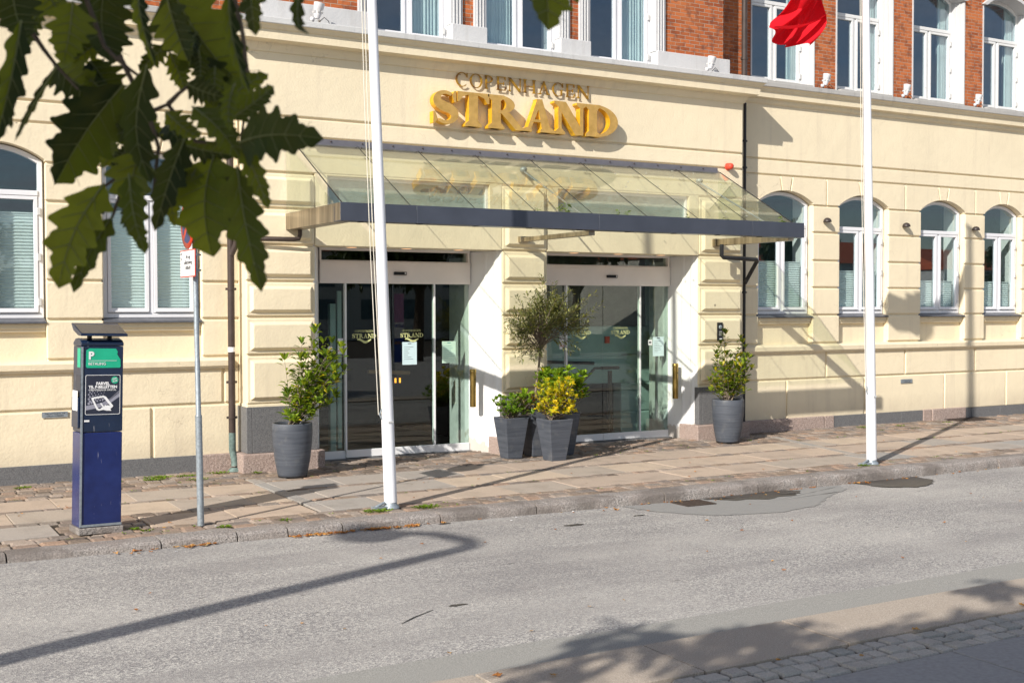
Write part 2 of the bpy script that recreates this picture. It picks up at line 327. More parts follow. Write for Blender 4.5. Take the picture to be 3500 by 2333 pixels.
class MB:
    def __init__(s): s.v = []; s.f = []; s.sm = []
    def add(s, vs, fs, smooth=False):
        k = len(s.v); s.v += [tuple(v) for v in vs]
        for f in fs: s.f.append(tuple(i+k for i in f)); s.sm.append(smooth)
        return s
    def box(s, x0, x1, y0, y1, z0, z1):
        vs = [(x, y, z) for x in (x0, x1) for y in (y0, y1) for z in (z0, z1)]
        return s.add(vs, [(0, 1, 3, 2), (4, 6, 7, 5), (0, 4, 5, 1), (2, 3, 7, 6), (0, 2, 6, 4), (1, 5, 7, 3)])
    def block(s, x0, x1, z0, z1, yf, yb, ch):
        """facing -y, with chamfered front edges"""
        a = [(x0, yf+ch, z0), (x1, yf+ch, z0), (x1, yf+ch, z1), (x0, yf+ch, z1)]
        b = [(x0+ch, yf, z0+ch), (x1-ch, yf, z0+ch), (x1-ch, yf, z1-ch), (x0+ch, yf, z1-ch)]
        c = [(p[0], yb, p[2]) for p in a]
        fs = [(4, 5, 6, 7)]
        for i in range(4):
            j = (i+1) % 4
            fs.append((i, j, 4+j, 4+i)); fs.append((8+i, 8+j, j, i))
        return s.add(a+b+c, fs)
    def prism(s, pts, y0, y1):
        """polygon of (x, z) pushed through y0 (front) .. y1"""
        k = len(pts)
        vs = [(x, y0, z) for x, z in pts] + [(x, y1, z) for x, z in pts]
        fs = [tuple(range(k)), tuple(range(2*k-1, k-1, -1))] + [(i, i+k, (i+1) % k+k, (i+1) % k) for i in range(k)]
        return s.add(vs, fs)
    def ring(s, o, i, y0, y1):
        k = len(o)
        vs = [(x, y0, z) for x, z in o]+[(x, y0, z) for x, z in i]+[(x, y1, z) for x, z in o]+[(x, y1, z) for x, z in i]
        fs = []
        for a in range(k):
            b = (a+1) % k
            fs += [(a, b, k+b, k+a), (2*k+a, a, b, 2*k+b)[::-1], (k+a, k+b, 3*k+b, 3*k+a), (2*k+a, 3*k+a, 3*k+b, 2*k+b)]
        return s.add(vs, fs)
    def tube(s, pts, r, n=10, cap=True, smooth=True):
        pts = [Vector(p) for p in pts]; rs = r if isinstance(r, (list, tuple)) else [r]*len(pts)
        rings = []; up = Vector((0, 0, 1))
        prev = None
        for i, p in enumerate(pts):
            d = (pts[min(i+1, len(pts)-1)]-pts[max(i-1, 0)])
            d = d.normalized() if d.length > 1e-9 else up
            if prev is None:
                a = d.cross(up if abs(d.z) < .9 else Vector((1, 0, 0))).normalized()
            else:
                a = prev - d*prev.dot(d)
                a = a.normalized() if a.length > 1e-6 else d.orthogonal().normalized()
            prev = a; b = d.cross(a)
            rings.append([p+(a*cos(2*pi*k/n)+b*sin(2*pi*k/n))*rs[i] for k in range(n)])
        vs = [q for rg in rings for q in rg]; fs = []
        for i in range(len(pts)-1):
            for k in range(n):
                l = (k+1) % n
                fs.append((i*n+k, i*n+l, (i+1)*n+l, (i+1)*n+k))
        s.add(vs, fs, smooth)
        if cap:
            s.add(rings[0], [tuple(range(n))[::-1]]); s.add(rings[-1], [tuple(range(n))])
        return s
    def lathe(s, c, prof, n=28, smooth=True, axis='z'):
        vs = []
        for r, h in prof:
            for k in range(n):
                a = 2*pi*k/n
                if axis == 'z': vs.append((c[0]+r*cos(a), c[1]+r*sin(a), c[2]+h))
                elif axis == 'y': vs.append((c[0]+r*cos(a), c[1]+h, c[2]+r*sin(a)))
                else: vs.append((c[0]+h, c[1]+r*cos(a), c[2]+r*sin(a)))
        fs = []
        for i in range(len(prof)-1):
            for k in range(n):
                l = (k+1) % n
                fs.append((i*n+k, i*n+l, (i+1)*n+l, (i+1)*n+k))
        return s.add(vs, fs, smooth)
    def sweep(s, prof, path, closed_caps=True):
        """prof: (p outward, z); path: list of (x, y, dx, dy) corner with outward shift per unit of p"""
        k = len(prof)
        vs = [(x+p*dx, y+p*dy, z) for (x, y, dx, dy) in path for p, z in prof]
        fs = []
        for i in range(len(path)-1):
            for j in range(k):
                l = (j+1) % k
                fs.append((i*k+j, i*k+l, (i+1)*k+l, (i+1)*k+j))
        if closed_caps:
            fs.append(tuple(range(k))); fs.append(tuple(range(len(vs)-k, len(vs)))[::-1])
        return s.add(vs, fs)
    def build(s, name, mat, parent=None, bevel=0, seg=2, solid=0):
        me = bpy.data.meshes.new(name)
        L, rot = base_of(parent) if parent is not None else (Vector((0, 0, 0)), None)
        if rot:
            inv = Matrix.Translation(L) @ __import__('mathutils').Euler(rot).to_matrix().to_4x4()
            inv = inv.inverted(); vs = [inv @ Vector(v) for v in s.v]
        else: vs = [Vector(v)-L for v in s.v]
        me.from_pydata(vs, [], s.f); me.update()
        me.polygons.foreach_set('use_smooth', s.sm)
        bm = bmesh.new(); bm.from_mesh(me); bmesh.ops.recalc_face_normals(bm, faces=bm.faces); bm.to_mesh(me); bm.free()
        o = bpy.data.objects.new(name, me); COL.objects.link(o)
        ml = mat if isinstance(mat, (list, tuple)) else [mat]
        for q in ml: me.materials.append(MATS[q])
        if parent is not None: o.parent = parent
        if bevel:
            b = o.modifiers.new('bevel', 'BEVEL'); b.width = bevel; b.segments = seg; b.limit_method = 'ANGLE'; b.angle_limit = radians(35)
        return o

def _clusters(b, gap):
    par = list(range(len(b.v)))
    def find(i):
        while par[i] != i: par[i] = par[par[i]]; i = par[i]
        return i
    for f in b.f:
        r = find(f[0])
        for i in f[1:]: par[find(i)] = r
    isl = {}
    for k, f in enumerate(b.f): isl.setdefault(find(f[0]), []).append(k)
    bb = []
    for fs in isl.values():
        vs = [b.v[i] for k in fs for i in b.f[k]]
        bb.append([fs, [min(v[a] for v in vs)-gap/2 for a in range(3)], [max(v[a] for v in vs)+gap/2 for a in range(3)]])
    done = False
    while not done:
        done = True; out = []
        for c in bb:
            for o in out:
                if all(c[1][a] <= o[2][a] and o[1][a] <= c[2][a] for a in range(3)):
                    o[0] = o[0]+c[0]; o[1] = [min(p, q) for p, q in zip(o[1], c[1])]; o[2] = [max(p, q) for p, q in zip(o[2], c[2])]; done = False; break
            else: out.append(c)
        bb = out
    return bb
def builds(b, name, mat, parent=None, gap=.002, **k):
    """one object for each separate piece of the mesh"""
    res = []
    for fs, lo, hi in _clusters(b, gap):
        m_ = MB(); mp_ = {}
        for q in sorted(fs):
            f = []
            for i in b.f[q]:
                if i not in mp_: mp_[i] = len(m_.v); m_.v.append(b.v[i])
                f.append(mp_[i])
            m_.f.append(tuple(f)); m_.sm.append(b.sm[q])
        res.append(m_.build(name, mat, parent, **k))
    return res
MB.builds = builds

def text(name, s, mat, parent, origin, right, up, size=.1, width=None, align='LEFT', extrude=.0008, bold=0):
    cu = bpy.data.curves.new(name, 'FONT'); cu.body = s; cu.size = size; cu.extrude = extrude; cu.align_x = align; cu.resolution_u = 3
    cu.offset = bold
    t = bpy.data.objects.new(name, cu); COL.objects.link(t)
    bpy.context.view_layer.update()
    me = bpy.data.meshes.new_from_object(t)
    w = t.dimensions.x
    bpy.data.objects.remove(t); bpy.data.curves.remove(cu)
    kx = width/w if width and w > 0 else 1
    right = Vector(right).normalized(); up = Vector(up).normalized(); nn = right.cross(up)
    b = MB()
    vs = [Vector(origin)+right*(v.co.x*kx)+up*v.co.y+nn*v.co.z for v in me.vertices]
    b.add(vs, [tuple(p.vertices) for p in me.polygons])
    bpy.data.meshes.remove(me)
    return b.build(name, mat, parent)

def arch_pts(x0, x1, z0, zs, rise, n=14):
    """closed outline: bottom-left, bottom-right, up, arc back to left"""
    w = x1-x0; r = (w*w/4+rise*rise)/(2*rise); cz = zs+rise-r; cxm = (x0+x1)/2
    a = math.asin(w/2/r)
    arc = [(cxm+r*sin(a-2*a*i/n), cz+r*cos(a-2*a*i/n)) for i in range(n+1)]
    return [(x0, z0), (x1, z0)]+arc
def prism_z(b, pts, z0, z1):
    k = len(pts)
    vs = [(x, y, z0) for x, y in pts]+[(x, y, z1) for x, y in pts]
    fs = [tuple(range(k))[::-1], tuple(range(k, 2*k))]+[(i, (i+1) % k, (i+1) % k+k, i+k) for i in range(k)]
    return b.add(vs, fs)
MB.prism_z = prism_z

# ================================================================== HOTEL
hotel = thing('hotel_building', (7.0, 12.3, 0), 'cream stuccoed hotel with arched windows, two glazed doorways and red brick upper storey', 'building')
J = [1.195, 1.59, 1.974, 2.353, 2.745, 3.122]; G = .013
W = MB()
def pier_blocks(x0, x1):
    for a, b in zip(J[:-1], J[1:]):
        W.block(x0, x1, a+G, b-G, 12.30, 12.335, .008)
    W.box(x0+.012, x1-.012, 12.324, 12.60, 1.12, 3.13)
piersR = [(10.34, 10.90), (11.90, 12.41), (13.39, 14.07), (15.04, 15.49), (16.37, 17.0), (18.0, 22.0)]
piersL = [(-4.0, -.15), (-.15, .83), (1.797, 2.335), (3.32, 3.72)]
for p in piersR+piersL: pier_blocks(*p)
openR = [(10.90, 11.90), (12.41, 13.39), (14.07, 15.04), (15.49, 16.37), (17.0, 18.0)]
openL = [(.83, 1.797), (2.335, 3.32)]
ZS, RISE = 3.150, .155
for x0, x1 in openR+openL:
    W.box(x0-.012, x1+.012, 12.40, 12.60, 1.12, 1.56)                       # parapet under the window
    W.prism([(x0, 1.50), (x1, 1.50), (x1, 1.555), (x0, 1.555)], 12.335, 12.41)  # sill moulding
    W.box(x0+.0, x1-.0, 12.35, 12.41, 1.47, 1.50)
# arch storey 3.134 .. 3.493
def arc_y(x, x0, x1):
    w = x1-x0; r = (w*w/4+RISE*RISE)/(2*RISE); return ZS+RISE-r+sqrt(max(0, r*r-(x-(x0+x1)/2)**2))
def arch_zone(opens, xa, xb):
    mids = [xa]+[(a[1]+b[0])/2 for a, b in zip(opens[:-1], opens[1:])]+[xb]
    zb, zt = 3.135, 3.493
    for i, (x0, x1) in enumerate(opens):
        ml, mr, c = mids[i], mids[i+1], (x0+x1)/2
        g = .012; kb, kt = .075, .115
        k = 8
        l = [(ml+g, zb), (x0, zb), (x0, ZS)]+[(x0+(c-kb-g-x0)*q/k, arc_y(x0+(c-kb-g-x0)*q/k, x0, x1)) for q in range(1, k+1)]+[(c-kt-g, zt), (ml+g, zt)]
        W.prism(l, 12.30, 12.58)
        W.prism([(2*c-x, z) for x, z in l][:-1][::-1][:len(l)-2]+[(x1, zb), (mr-g, zb), (mr-g, zt)] if False else
                [(mr-g, zt), (c+kt+g, zt)]+[(c+kb+g+(x1-c-kb-g)*q/k, arc_y(c+kb+g+(x1-c-kb-g)*q/k, x0, x1)) for q in range(0, k)]+[(x1, ZS), (x1, zb), (mr-g, zb)], 12.30, 12.58)
        W.prism([(c-kt+g, zt), (c-kb+g, arc_y(c-kb+g, x0, x1)), (c, arc_y(c, x0, x1)), (c+kb-g, arc_y(c+kb-g, x0, x1)), (c+kt-g, zt)], 12.30, 12.58)
        # backing, seen in the joints
        bk = [(x0-.02, 3.10)]+[(x0-.02, ZS)]+[(x0+(x1-x0)*q/16, arc_y(x0+(x1-x0)*q/16, x0, x1)+.004) for q in range(17)]+[(x1+.02, ZS), (x1+.02, 3.10), (mr, 3.10), (mr, 3.52), (ml, 3.52), (ml, 3.10)]
        W.prism(bk, 12.322, 12.57)
arch_zone(openR, 10.34, 22); arch_zone(openL, -4, 3.72)
for xa, xb in ((10.34, 22), (-4, 3.72)):
    W.block(xa, xb, 3.517, 3.703, 12.30, 12.60, .006)
    W.box(xa, xb, 12.324, 12.6, 3.48, 3.74)
    W.block(xa, xb, 3.727, 4.47, 12.30, 12.60, .006)
    # socle blocks under the belt
    W.box(xa, xb, 12.322, 12.6, .1, 1.12)
def socle(xs_up, xs_lo):
    for a, b in zip(xs_up[:-1], xs_up[1:]): W.block(a+.014, b-.014, .714, 1.075, 12.30, 12.34, .008)
    for a, b in zip(xs_lo[:-1], xs_lo[1:]): W.block(a+.014, b-.014, .15, .688, 12.30, 12.34, .008)
socle([10.34, 12.16, 13.75, 15.29, 16.9, 18.5, 22], [10.34, 11.42, 12.92, 14.60, 16.02, 17.6, 22])
socle([-4, -1, .5, 2.05, 3.54, 3.72], [-4, -.2, 1.25, 2.80, 3.72])
W.builds('wall', 'cream_stucco', hotel, gap=.04, bevel=.004, seg=1)

# belt course, cornices
b = MB()
belt = [(-.12, 1.07), (.03, 1.07), (.042, 1.095), (.055, 1.10), (.06, 1.155), (.0, 1.182), (-.12, 1.190)]
b.sweep(belt, [(10.34, 12.3, 0, -1), (22, 12.3, 0, -1)]); b.sweep(belt, [(-4, 12.3, 0, -1), (3.63, 12.3, 0, -1)])
b.builds('string_course', 'cream_stucco', hotel)
b = MB()
wc = [(-.2, 4.45), (0, 4.45), (.012, 4.455), (.03, 4.475), (.036, 4.505), (.036, 4.515), (.095, 4.53), (.10, 4.605), (.112, 4.612), (.125, 4.64), (.15, 4.66), (-.2, 4.66)]
b.sweep(wc, [(10.34, 12.3, 0, -1), (22, 12.3, 0, -1)]); b.sweep(wc, [(-4, 12.3, 0, -1), (3.72, 12.3, 0, -1)])
cp = [(-.2, 4.36), (0, 4.36), (.016, 4.365), (.022, 4.385), (.045, 4.425), (.05, 4.45), (.155, 4.465), (.16, 4.56), (.175, 4.567), (.19, 4.59), (.212, 4.61), (-.2, 4.61)]
cpath = [(3.70, 12.5, -1, 0), (3.70, 12.0, -1, -1), (10.357, 12.0, 1, -1), (10.357, 12.5, 1, 0)]
b.sweep(cp, cpath)
b.builds('cornice', 'cream_stucco', hotel, gap=.0)
b = MB()
b.sweep([(-.3, 4.61), (.226, 4.61), (.226, 4.675), (.0, 4.683), (-.3, 4.683)], cpath)
b.build('ledge', 'ledge_white', hotel, bevel=.008)
b = MB()
lw = [(-.3, 4.66), (.165, 4.66), (.165, 4.725), (-.05, 4.74), (-.3, 4.74)]
b.sweep(lw, [(10.55, 12.3, 0, -1), (22, 12.3, 0, -1)]); b.sweep(lw, [(-4, 12.3, 0, -1), (3.5, 12.3, 0, -1)])
stucco('ledge_grey', (.42, .41, .39), (.12, .115, .11))
b.builds('ledge', 'ledge_grey', hotel, bevel=.008)

# ---- middle block
W = MB()
PIL = [(3.70, 4.451), (6.745, 7.351), (9.639, 10.357)]
CJ = [.695, 1.21, 1.606, 1.98, 2.365, 2.745, 3.122]
def quoin(x0, x1, z0, z1):
    W.block(x0, x1, z0+.013, z1-.013, 12.0, 12.04, .008)
    i0, i1, o = .035, .065, .040                       # raised bevelled panel
    za, zb = z0+.048, z1-.048
    a = [(x0+i0, 11.999, za), (x1-i0, 11.999, za), (x1-i0, 11.999, zb), (x0+i0, 11.999, zb)]
    c = [(x0+i1, 12.0-o, za+.03), (x1-i1, 12.0-o, za+.03), (x1-i1, 12.0-o, zb-.03), (x0+i1, 12.0-o, zb-.03)]
    W.add(a+c, [(4, 5, 6, 7)]+[(i, (i+1) % 4, 4+(i+1) % 4, 4+i) for i in range(4)])
for x0, x1 in PIL:
    for z0, z1 in zip(CJ[:-1], CJ[1:]): quoin(x0, x1, z0, z1)
    W.box(x0+.012, x1-.012, 12.024, 12.62, .1, 3.20)
    W.box(x0+.001, x1-.001, 12.003, 12.3, .66, .70)
# wall over the doorways with the two shallow window recesses
for (a, b_), (u0, u1) in (((4.451, 6.745), (4.60, 6.58)), ((7.351, 9.639), (7.51, 9.48))):
    o = [(a+.006, 2.366), (b_-.006, 2.366), (b_-.006, 3.135), (a+.006, 3.135)]
    i = [(u0, 2.68), (u1, 2.68), (u1, 3.118), (u0, 3.118)]
    W.ring(o, i, 12.006, 12.30)
W.block(3.70, 10.357, 3.135, 3.493, 12.0, 12.6, .006)
W.block(3.70, 10.357, 3.517, 3.697, 12.0, 12.6, .006)
W.block(3.70, 10.357, 3.722, 4.38, 12.0, 12.6, .006)
W.box(3.712, 10.345, 12.022, 12.6, 3.12, 3.74)
W.box(3.70, 10.357, 12.2, 12.62, 4.3, 4.6)
W.build('wall', 'cream_stucco', hotel, bevel=.004, seg=1)
b = MB()
for x0, x1 in PIL:
    b.box(x0-.012, x0+.045, 11.982, 12.3, .192, .672); b.box(x0+.049, x1+.012, 11.982, 12.3, .192, .672)
# wing plinths of grey granite
def plinth(xs, yf, z1):
    for a, c in zip(xs[:-1], xs[1:]): b.box(a+.003, c-.003, yf, 12.6, -.05, z1)
plinth([-4, -1.2, 0, 1.20, 2.36, 3.29], 12.283, .172)
plinth([12.30, 12.98, 13.65, 14.12], 12.283, .158); plinth([15.06, 15.20, 15.86, 17.0, 18.2, 22], 12.283, .15)
b.builds('plinth', 'grey_granite', hotel, bevel=.003, seg=1)
b = MB()
for x0, x1 in PIL: b.box(x0-.075, x1+.075, 11.925, 12.42, -.05, .190)
b.box(3.29, 3.63, 12.26, 12.6, -.05, .175); b.box(10.43, 12.10, 12.262, 12.6, -.05, .165); b.box(12.11, 12.295, 12.27, 12.6, -.05, .16)
b.box(14.125, 14.30, 12.275, 12.6, -.05, .165); b.box(14.31, 15.055, 12.262, 12.6, -.05, .165)
b.builds('plinth', 'pink_granite', hotel, bevel=.012)
# splayed jambs and soffits
for k, (x0, x1, g0, g1) in enumerate(((4.451, 6.745, 4.673, 6.553), (7.351, 9.639, 7.60, 9.512))):
    b = MB()
    def jamb(xo, xi, s):
        # from the front edge to the door frame, with a few mouldings
        pts = [(xo, 12.028)]
        for q, off in ((.10, 0), (.14, .010), (.20, .010), (.24, 0), (.42, 0), (.45, .008), (.50, .008), (.53, 0), (1, 0)):
            pts.append((xo+(xi-xo)*q+s*off, 12.028+(12.50-12.028)*q))
        pts += [(xi-s*.0+0, 12.60), (xo-s*.03, 12.60), (xo-s*.03, 12.028)]
        b.prism_z(pts, -.02, 2.363)
    jamb(x0, g0, 1); jamb(x1, g1, -1)
    b.builds('door_jamb', 'white_jamb', hotel)
    b = MB(); b.box(x0-.01, x1+.01, 12.03, 12.60, 2.372, 2.42)
    sf = b.build('soffit', 'white_paint_wall', hotel)
    for j in range(3):
        c = (x0+x1)/2+(j-1)*.66
        l = MB(); l.lathe((c, 12.17, 2.366), [(.0, -.002), (.062, -.002)], n=24); l.build('downlight', 'warm_lamp', sf)
        l = MB(); l.lathe((c, 12.17, 2.366), [(.062, -.003), (.075, -.003), (.075, .006)], n=24); l.build('downlight_rim', 'white_plastic', sf)
# blank windows over the doors
for u0, u1 in ((4.60, 6.58), (7.51, 9.48)):
    b = MB(); t = .032
    b.ring([(u0, 2.68), (u1, 2.68), (u1, 3.118), (u0, 3.118)], [(u0+t, 2.68+t), (u1-t, 2.68+t), (u1-t, 3.118-t), (u0+t, 3.118-t)], 12.045, 12.13)
    fr = b.build('window', 'window_white', hotel, bevel=.004, seg=1)
    MB().box(u0+t, u1-t, 12.075, 12.079, 2.68+t, 3.118-t).build('pane', 'window_glass', fr)
    MB().box(u0+t, u1-t, 12.10, 12.12, 2.68+t, 3.118-t).build('backing_board', 'grey_patch', fr)

# ---- serif lettering
def ell(cx, cz, rx, rz, a0, a1, n=14):
    return [(cx+rx*cos(a0+(a1-a0)*i/n), cz+rz*sin(a0+(a1-a0)*i/n)) for i in range(n+1)]
def glyph(ch, s, h):
    """list of polygons, cap height 1; s stem width, h hairline"""
    P = []; b = s*.42
    def stem(x, w, z0=0, z1=1, top=True, bot=True):
        P.append([(x, z0), (x+w, z0), (x+w, z1), (x, z1)])
        if bot: P.append([(x-b, 0), (x+w+b, 0), (x+w+b, h*.8), (x+w, h*2.2), (x, h*2.2), (x-b, h*.8)])
        if top: P.append([(x-b, 1), (x-b, 1-h*.8), (x, 1-h*2.2), (x+w, 1-h*2.2), (x+w+b, 1-h*.8), (x+w+b, 1)])
    def bowl(x, z0, z1, rx):
        c = (z0+z1)/2; rz = (z1-z0)/2
        o = ell(x, c, rx, rz, -pi/2, pi/2, 18); i = ell(x, c, rx-s, rz-h, pi/2, -pi/2, 18)
        P.append(o+i)
    if ch == 'T':
        w = .82 if s > .15 else .74; m_ = w/2
        stem(m_-s/2, s, top=False)
        P.append([(0, 1), (0, .70), (h*.6, .70), (h*1.6, 1-h*1.9), (m_-s/2-.02, 1-h), (m_+s/2+.02, 1-h), (w-h*1.6, 1-h*1.9), (w-h*.6, .70), (w, .70), (w, 1)])
        return P, w
    if ch == 'H': w = .86; stem(b, s); stem(w-b-s, s); P.append([(b+s, .5-h/2), (w-b-s, .5-h/2), (w-b-s, .5+h/2), (b+s, .5+h/2)]); return P, w
    if ch == 'P': stem(b, s); bowl(b+s*.8, .44, 1, .42); return P, .66
    if ch == 'D': stem(b, s); bowl(b+s*.8, 0, 1, .62 if s < .15 else .66); return P, .84+(.04 if s > .15 else 0)
    if ch == 'R':
        stem(b, s); bowl(b+s*.8, .46, 1, .42)
        P.append([(b+s*.95, .50), (b+s*1.5+.12, .50), (b+s*1.3+.52, .06), (b+s*1.3+.62, .05), (b+s*1.3+.62, 0), (b+s*.9+.42, 0)]); return P, .84+(.1 if s > .15 else 0)
    if ch == 'E':
        stem(b, s, top=False, bot=False); w = .64
        P.append([(0, 0), (w, 0), (w+.03, .28), (w-.02, .28), (w-.10, h), (b, h), (0, h*.8)])
        P.append([(0, 1), (0, 1-h*.8), (b, 1-h), (w-.12, 1-h), (w-.04, .75), (w, .75), (w-.01, 1)])
        P.append([(b+s, .5-h/2), (w-.18, .5-h/2), (w-.15, .38), (w-.11, .38), (w-.11, .64), (w-.15, .64), (w-.18, .5+h/2), (b+s, .5+h/2)]); return P, w+.03
    if ch == 'N':
        w = .92; t = h*1.15 if s > .15 else h
        stem(b+.02, t); P.append([(w-b-t, 0), (w-b, 0), (w-b, 1), (w-b-t, 1)])
        P.append([(w-b-t-b, 1), (w-b-t-b, 1-h*.8), (w-b-t, 1-h*2), (w-b, 1-h*2), (w, 1-h*.8), (w, 1)])
        P.append([(0, 1), (0, 1-h*.8), (b*.8, 1-h*1.4), (w-b-s*.95, -.0), (w-b, 0), (w-b, .10), (s*1.15+b*.6, 1)]); return P, w
    if ch == 'A':
        w = .90; t = h*1.2 if s > .15 else h; ax = .46
        P.append([(.11, 0), (.11+t, 0), (ax+t*.3, .82), (ax-.02, 1), (ax-.06, .97)])
        P.append([(ax-.07, 1), (ax+s*.35, 1), (w-.10, 0), (w-.10-s*1.08, 0)])
        P.append([(.25, .30), (.70, .30), (.68, .30+h), (.27, .30+h)])
        P.append([(0, 0), (.26, 0), (.26, h*.8), (.17, h*1.6), (.11, h*1.6), (0, h*.8)])
        P.append([(w-.16-s*1.08, 0), (w, 0), (w, h*.8), (w-.10, h*1.8), (w-.12-s, h*1.8), (w-.16-s*1.08, h*.8)]); return P, w
    if ch in 'OCG':
        rx, rz = .43, .52; c = (rx, .5)
        ir, iz = rx-s, rz-h
        if ch == 'O':
            P.append(ell(*c, rx, rz, pi/2, 3*pi/2, 20)+ell(*c, ir, iz, 3*pi/2, pi/2, 20))
            P.append(ell(*c, rx, rz, -pi/2, pi/2, 20)+ell(*c, ir, iz, pi/2, -pi/2, 20)); return P, .86
        a = .75
        P.append(ell(*c, rx, rz, a, 2*pi-a, 28)+ell(c[0]+.02, c[1], ir+.02, iz, 2*pi-a-.1, a+.1, 28))
        P.append([(c[0]+.26, .80), (c[0]+.34, .66), (c[0]+.38, .66), (c[0]+.38, 1.0), (c[0]+.34, 1.0), (c[0]+.30, .90)])
        if ch == 'C': return P, .80
        P.append([(.62, .02), (.62+s, .06), (.62+s, .42), (.62+s+b*.8, .45), (.62+s+b*.8, .49), (.62-b, .49), (.62-b, .45), (.62, .42)]); return P, .86
    if ch == 'S':
        n_ = 34; L_, R_ = [], []
        def cen(t):   # spine of the S
            if t < .5:
                a = radians(40)+(t/.5)*radians(228); r = .5
                return .32+.205*cos(a)*1.05, .735+.235*sin(a)*.92
            a = radians(88)-((t-.5)/.5)*radians(228)
            return .34+.225*cos(a)*1.05, .275+.245*sin(a)*.92
        pts = [cen(i/n_) for i in range(n_+1)]
        # smooth the join of the two bowls
        for _ in range(6):
            pts = [pts[0]]+[((pts[i-1][0]+2*pts[i][0]+pts[i+1][0])/4, (pts[i-1][1]+2*pts[i][1]+pts[i+1][1])/4) for i in range(1, n_)]+[pts[-1]]
        for i, (x, z) in enumerate(pts):
            q = pts[min(i+1, n_)]; p = pts[max(i-1, 0)]
            dx, dz = q[0]-p[0], q[1]-p[1]; l = hypot(dx, dz); t = i/n_
            w = h*.55+(s*.62-h*.55)*math.exp(-((t-.5)/.24)**2)
            L_.append((x-dz/l*w, z+dx/l*w)); R_.append((x+dz/l*w, z-dx/l*w))
        P.append(L_+R_[::-1])
        P.append([(.50, .84), (.555, .66), (.60, .66), (.60, .99), (.56, .99), (.52, .92)])
        P.append([(.02, .02), (.06, .02), (.11, .10), (.13, .16), (.07, .36), (.02, .36)])
        return P, .66
    return P, .3

def letters(word, x0, x1, z0, z1, s, h, gap):
    """per letter: polygons scaled to the given box (cap height z1-z0), the word filling x0..x1"""
    gs = [glyph(c, s, h) for c in word]
    tot = sum(g[1] for g in gs)+gap*(len(gs)-1)
    kx = (x1-x0)/tot; kz = z1-z0; x = x0; out = []
    for P, w in gs:
        out.append([[(x+px*kx, z0+pz*kz) for px, pz in pl] for pl in P]); x += (w+gap)*kx
    return out

sign = thing('hotel_sign', (7.0, 11.95, 3.75), 'raised gold serif letters reading COPENHAGEN STRAND on the cream frieze', 'sign')
STR = letters('STRAND', 5.785, 8.25, 3.745, 4.128, .235, .08, -.03)
def ngon_prism(b, pts, y0, y1, side=True, rev=False):
    b.prism(pts, y0, y1)
for pls in STR:
    b = MB(); c = MB()
    for k, pl in enumerate(pls):
        e = k*.0007
        n_ = len(pl)
        c.add([(x, 11.875-e, z) for x, z in pl], [tuple(range(n_))])
        b.add([(x, 11.875-e, z) for x, z in pl]+[(x, 11.965, z) for x, z in pl], [(i, (i+1) % n_, (i+1) % n_+n_, i+n_) for i in range(n_)])
        b.add([(x, 11.965-e, z) for x, z in pl], [tuple(range(n_))])
    o = b.build('letter', 'gold_side', sign)
    c.build('letter_face', 'gold_face', o)
for pls in letters('COPENHAGEN', 6.125, 7.93, 4.205, 4.362, .12, .06, .16):
    b = MB()
    for k, pl in enumerate(pls): b.prism(pl, 11.970-k*.0006, 11.979)
    cx_ = sum(p[0] for p in pls[0])/len(pls[0])
    o = b.build('letter', 'gold_thin', sign)
    MB().tube([(cx_, 11.975, 4.225), (cx_, 12.0, 4.225)], .004, n=5).tube([(cx_, 11.975, 4.34), (cx_, 12.0, 4.34)], .004, n=5).builds('stud', 'gold_thin', o)

def logo(parent, xc, y, zc, w):
    """door glass lettering with the wave under it; zc = middle of the big word"""
    b = MB(); k = 0
    for word, ww, za, zb, s, h, g in (('STRAND', w, -.025, .025, .2, .085, .03), ('COPENHAGEN', w*.78, .042, .066, .13, .08, .08)):
        for pls in letters(word, xc-ww/2, xc+ww/2, zc+za, zc+zb, s, h, g):
            for pl in pls:
                k += 1; b.add([(x, y-.00005*k-.001, z) for x, z in pl], [tuple(range(len(pl)))])
    n_ = 20; up, lo = [], []
    for i in range(n_+1):
        t = i/n_; x = xc+(t-.5)*w*.58; z = zc-.055+.016*sin(t*2*pi*1.02+.9)
        th = .008+.006*sin(pi*t)
        up.append((x, y-.002, z+th)); lo.append((x, y-.002, z-th))
    vs = up+lo; b.add(vs, [(i, i+1, n_+2+i, n_+1+i) for i in range(n_)])
    return b.build('door_lettering', 'frosted_yellow', parent)

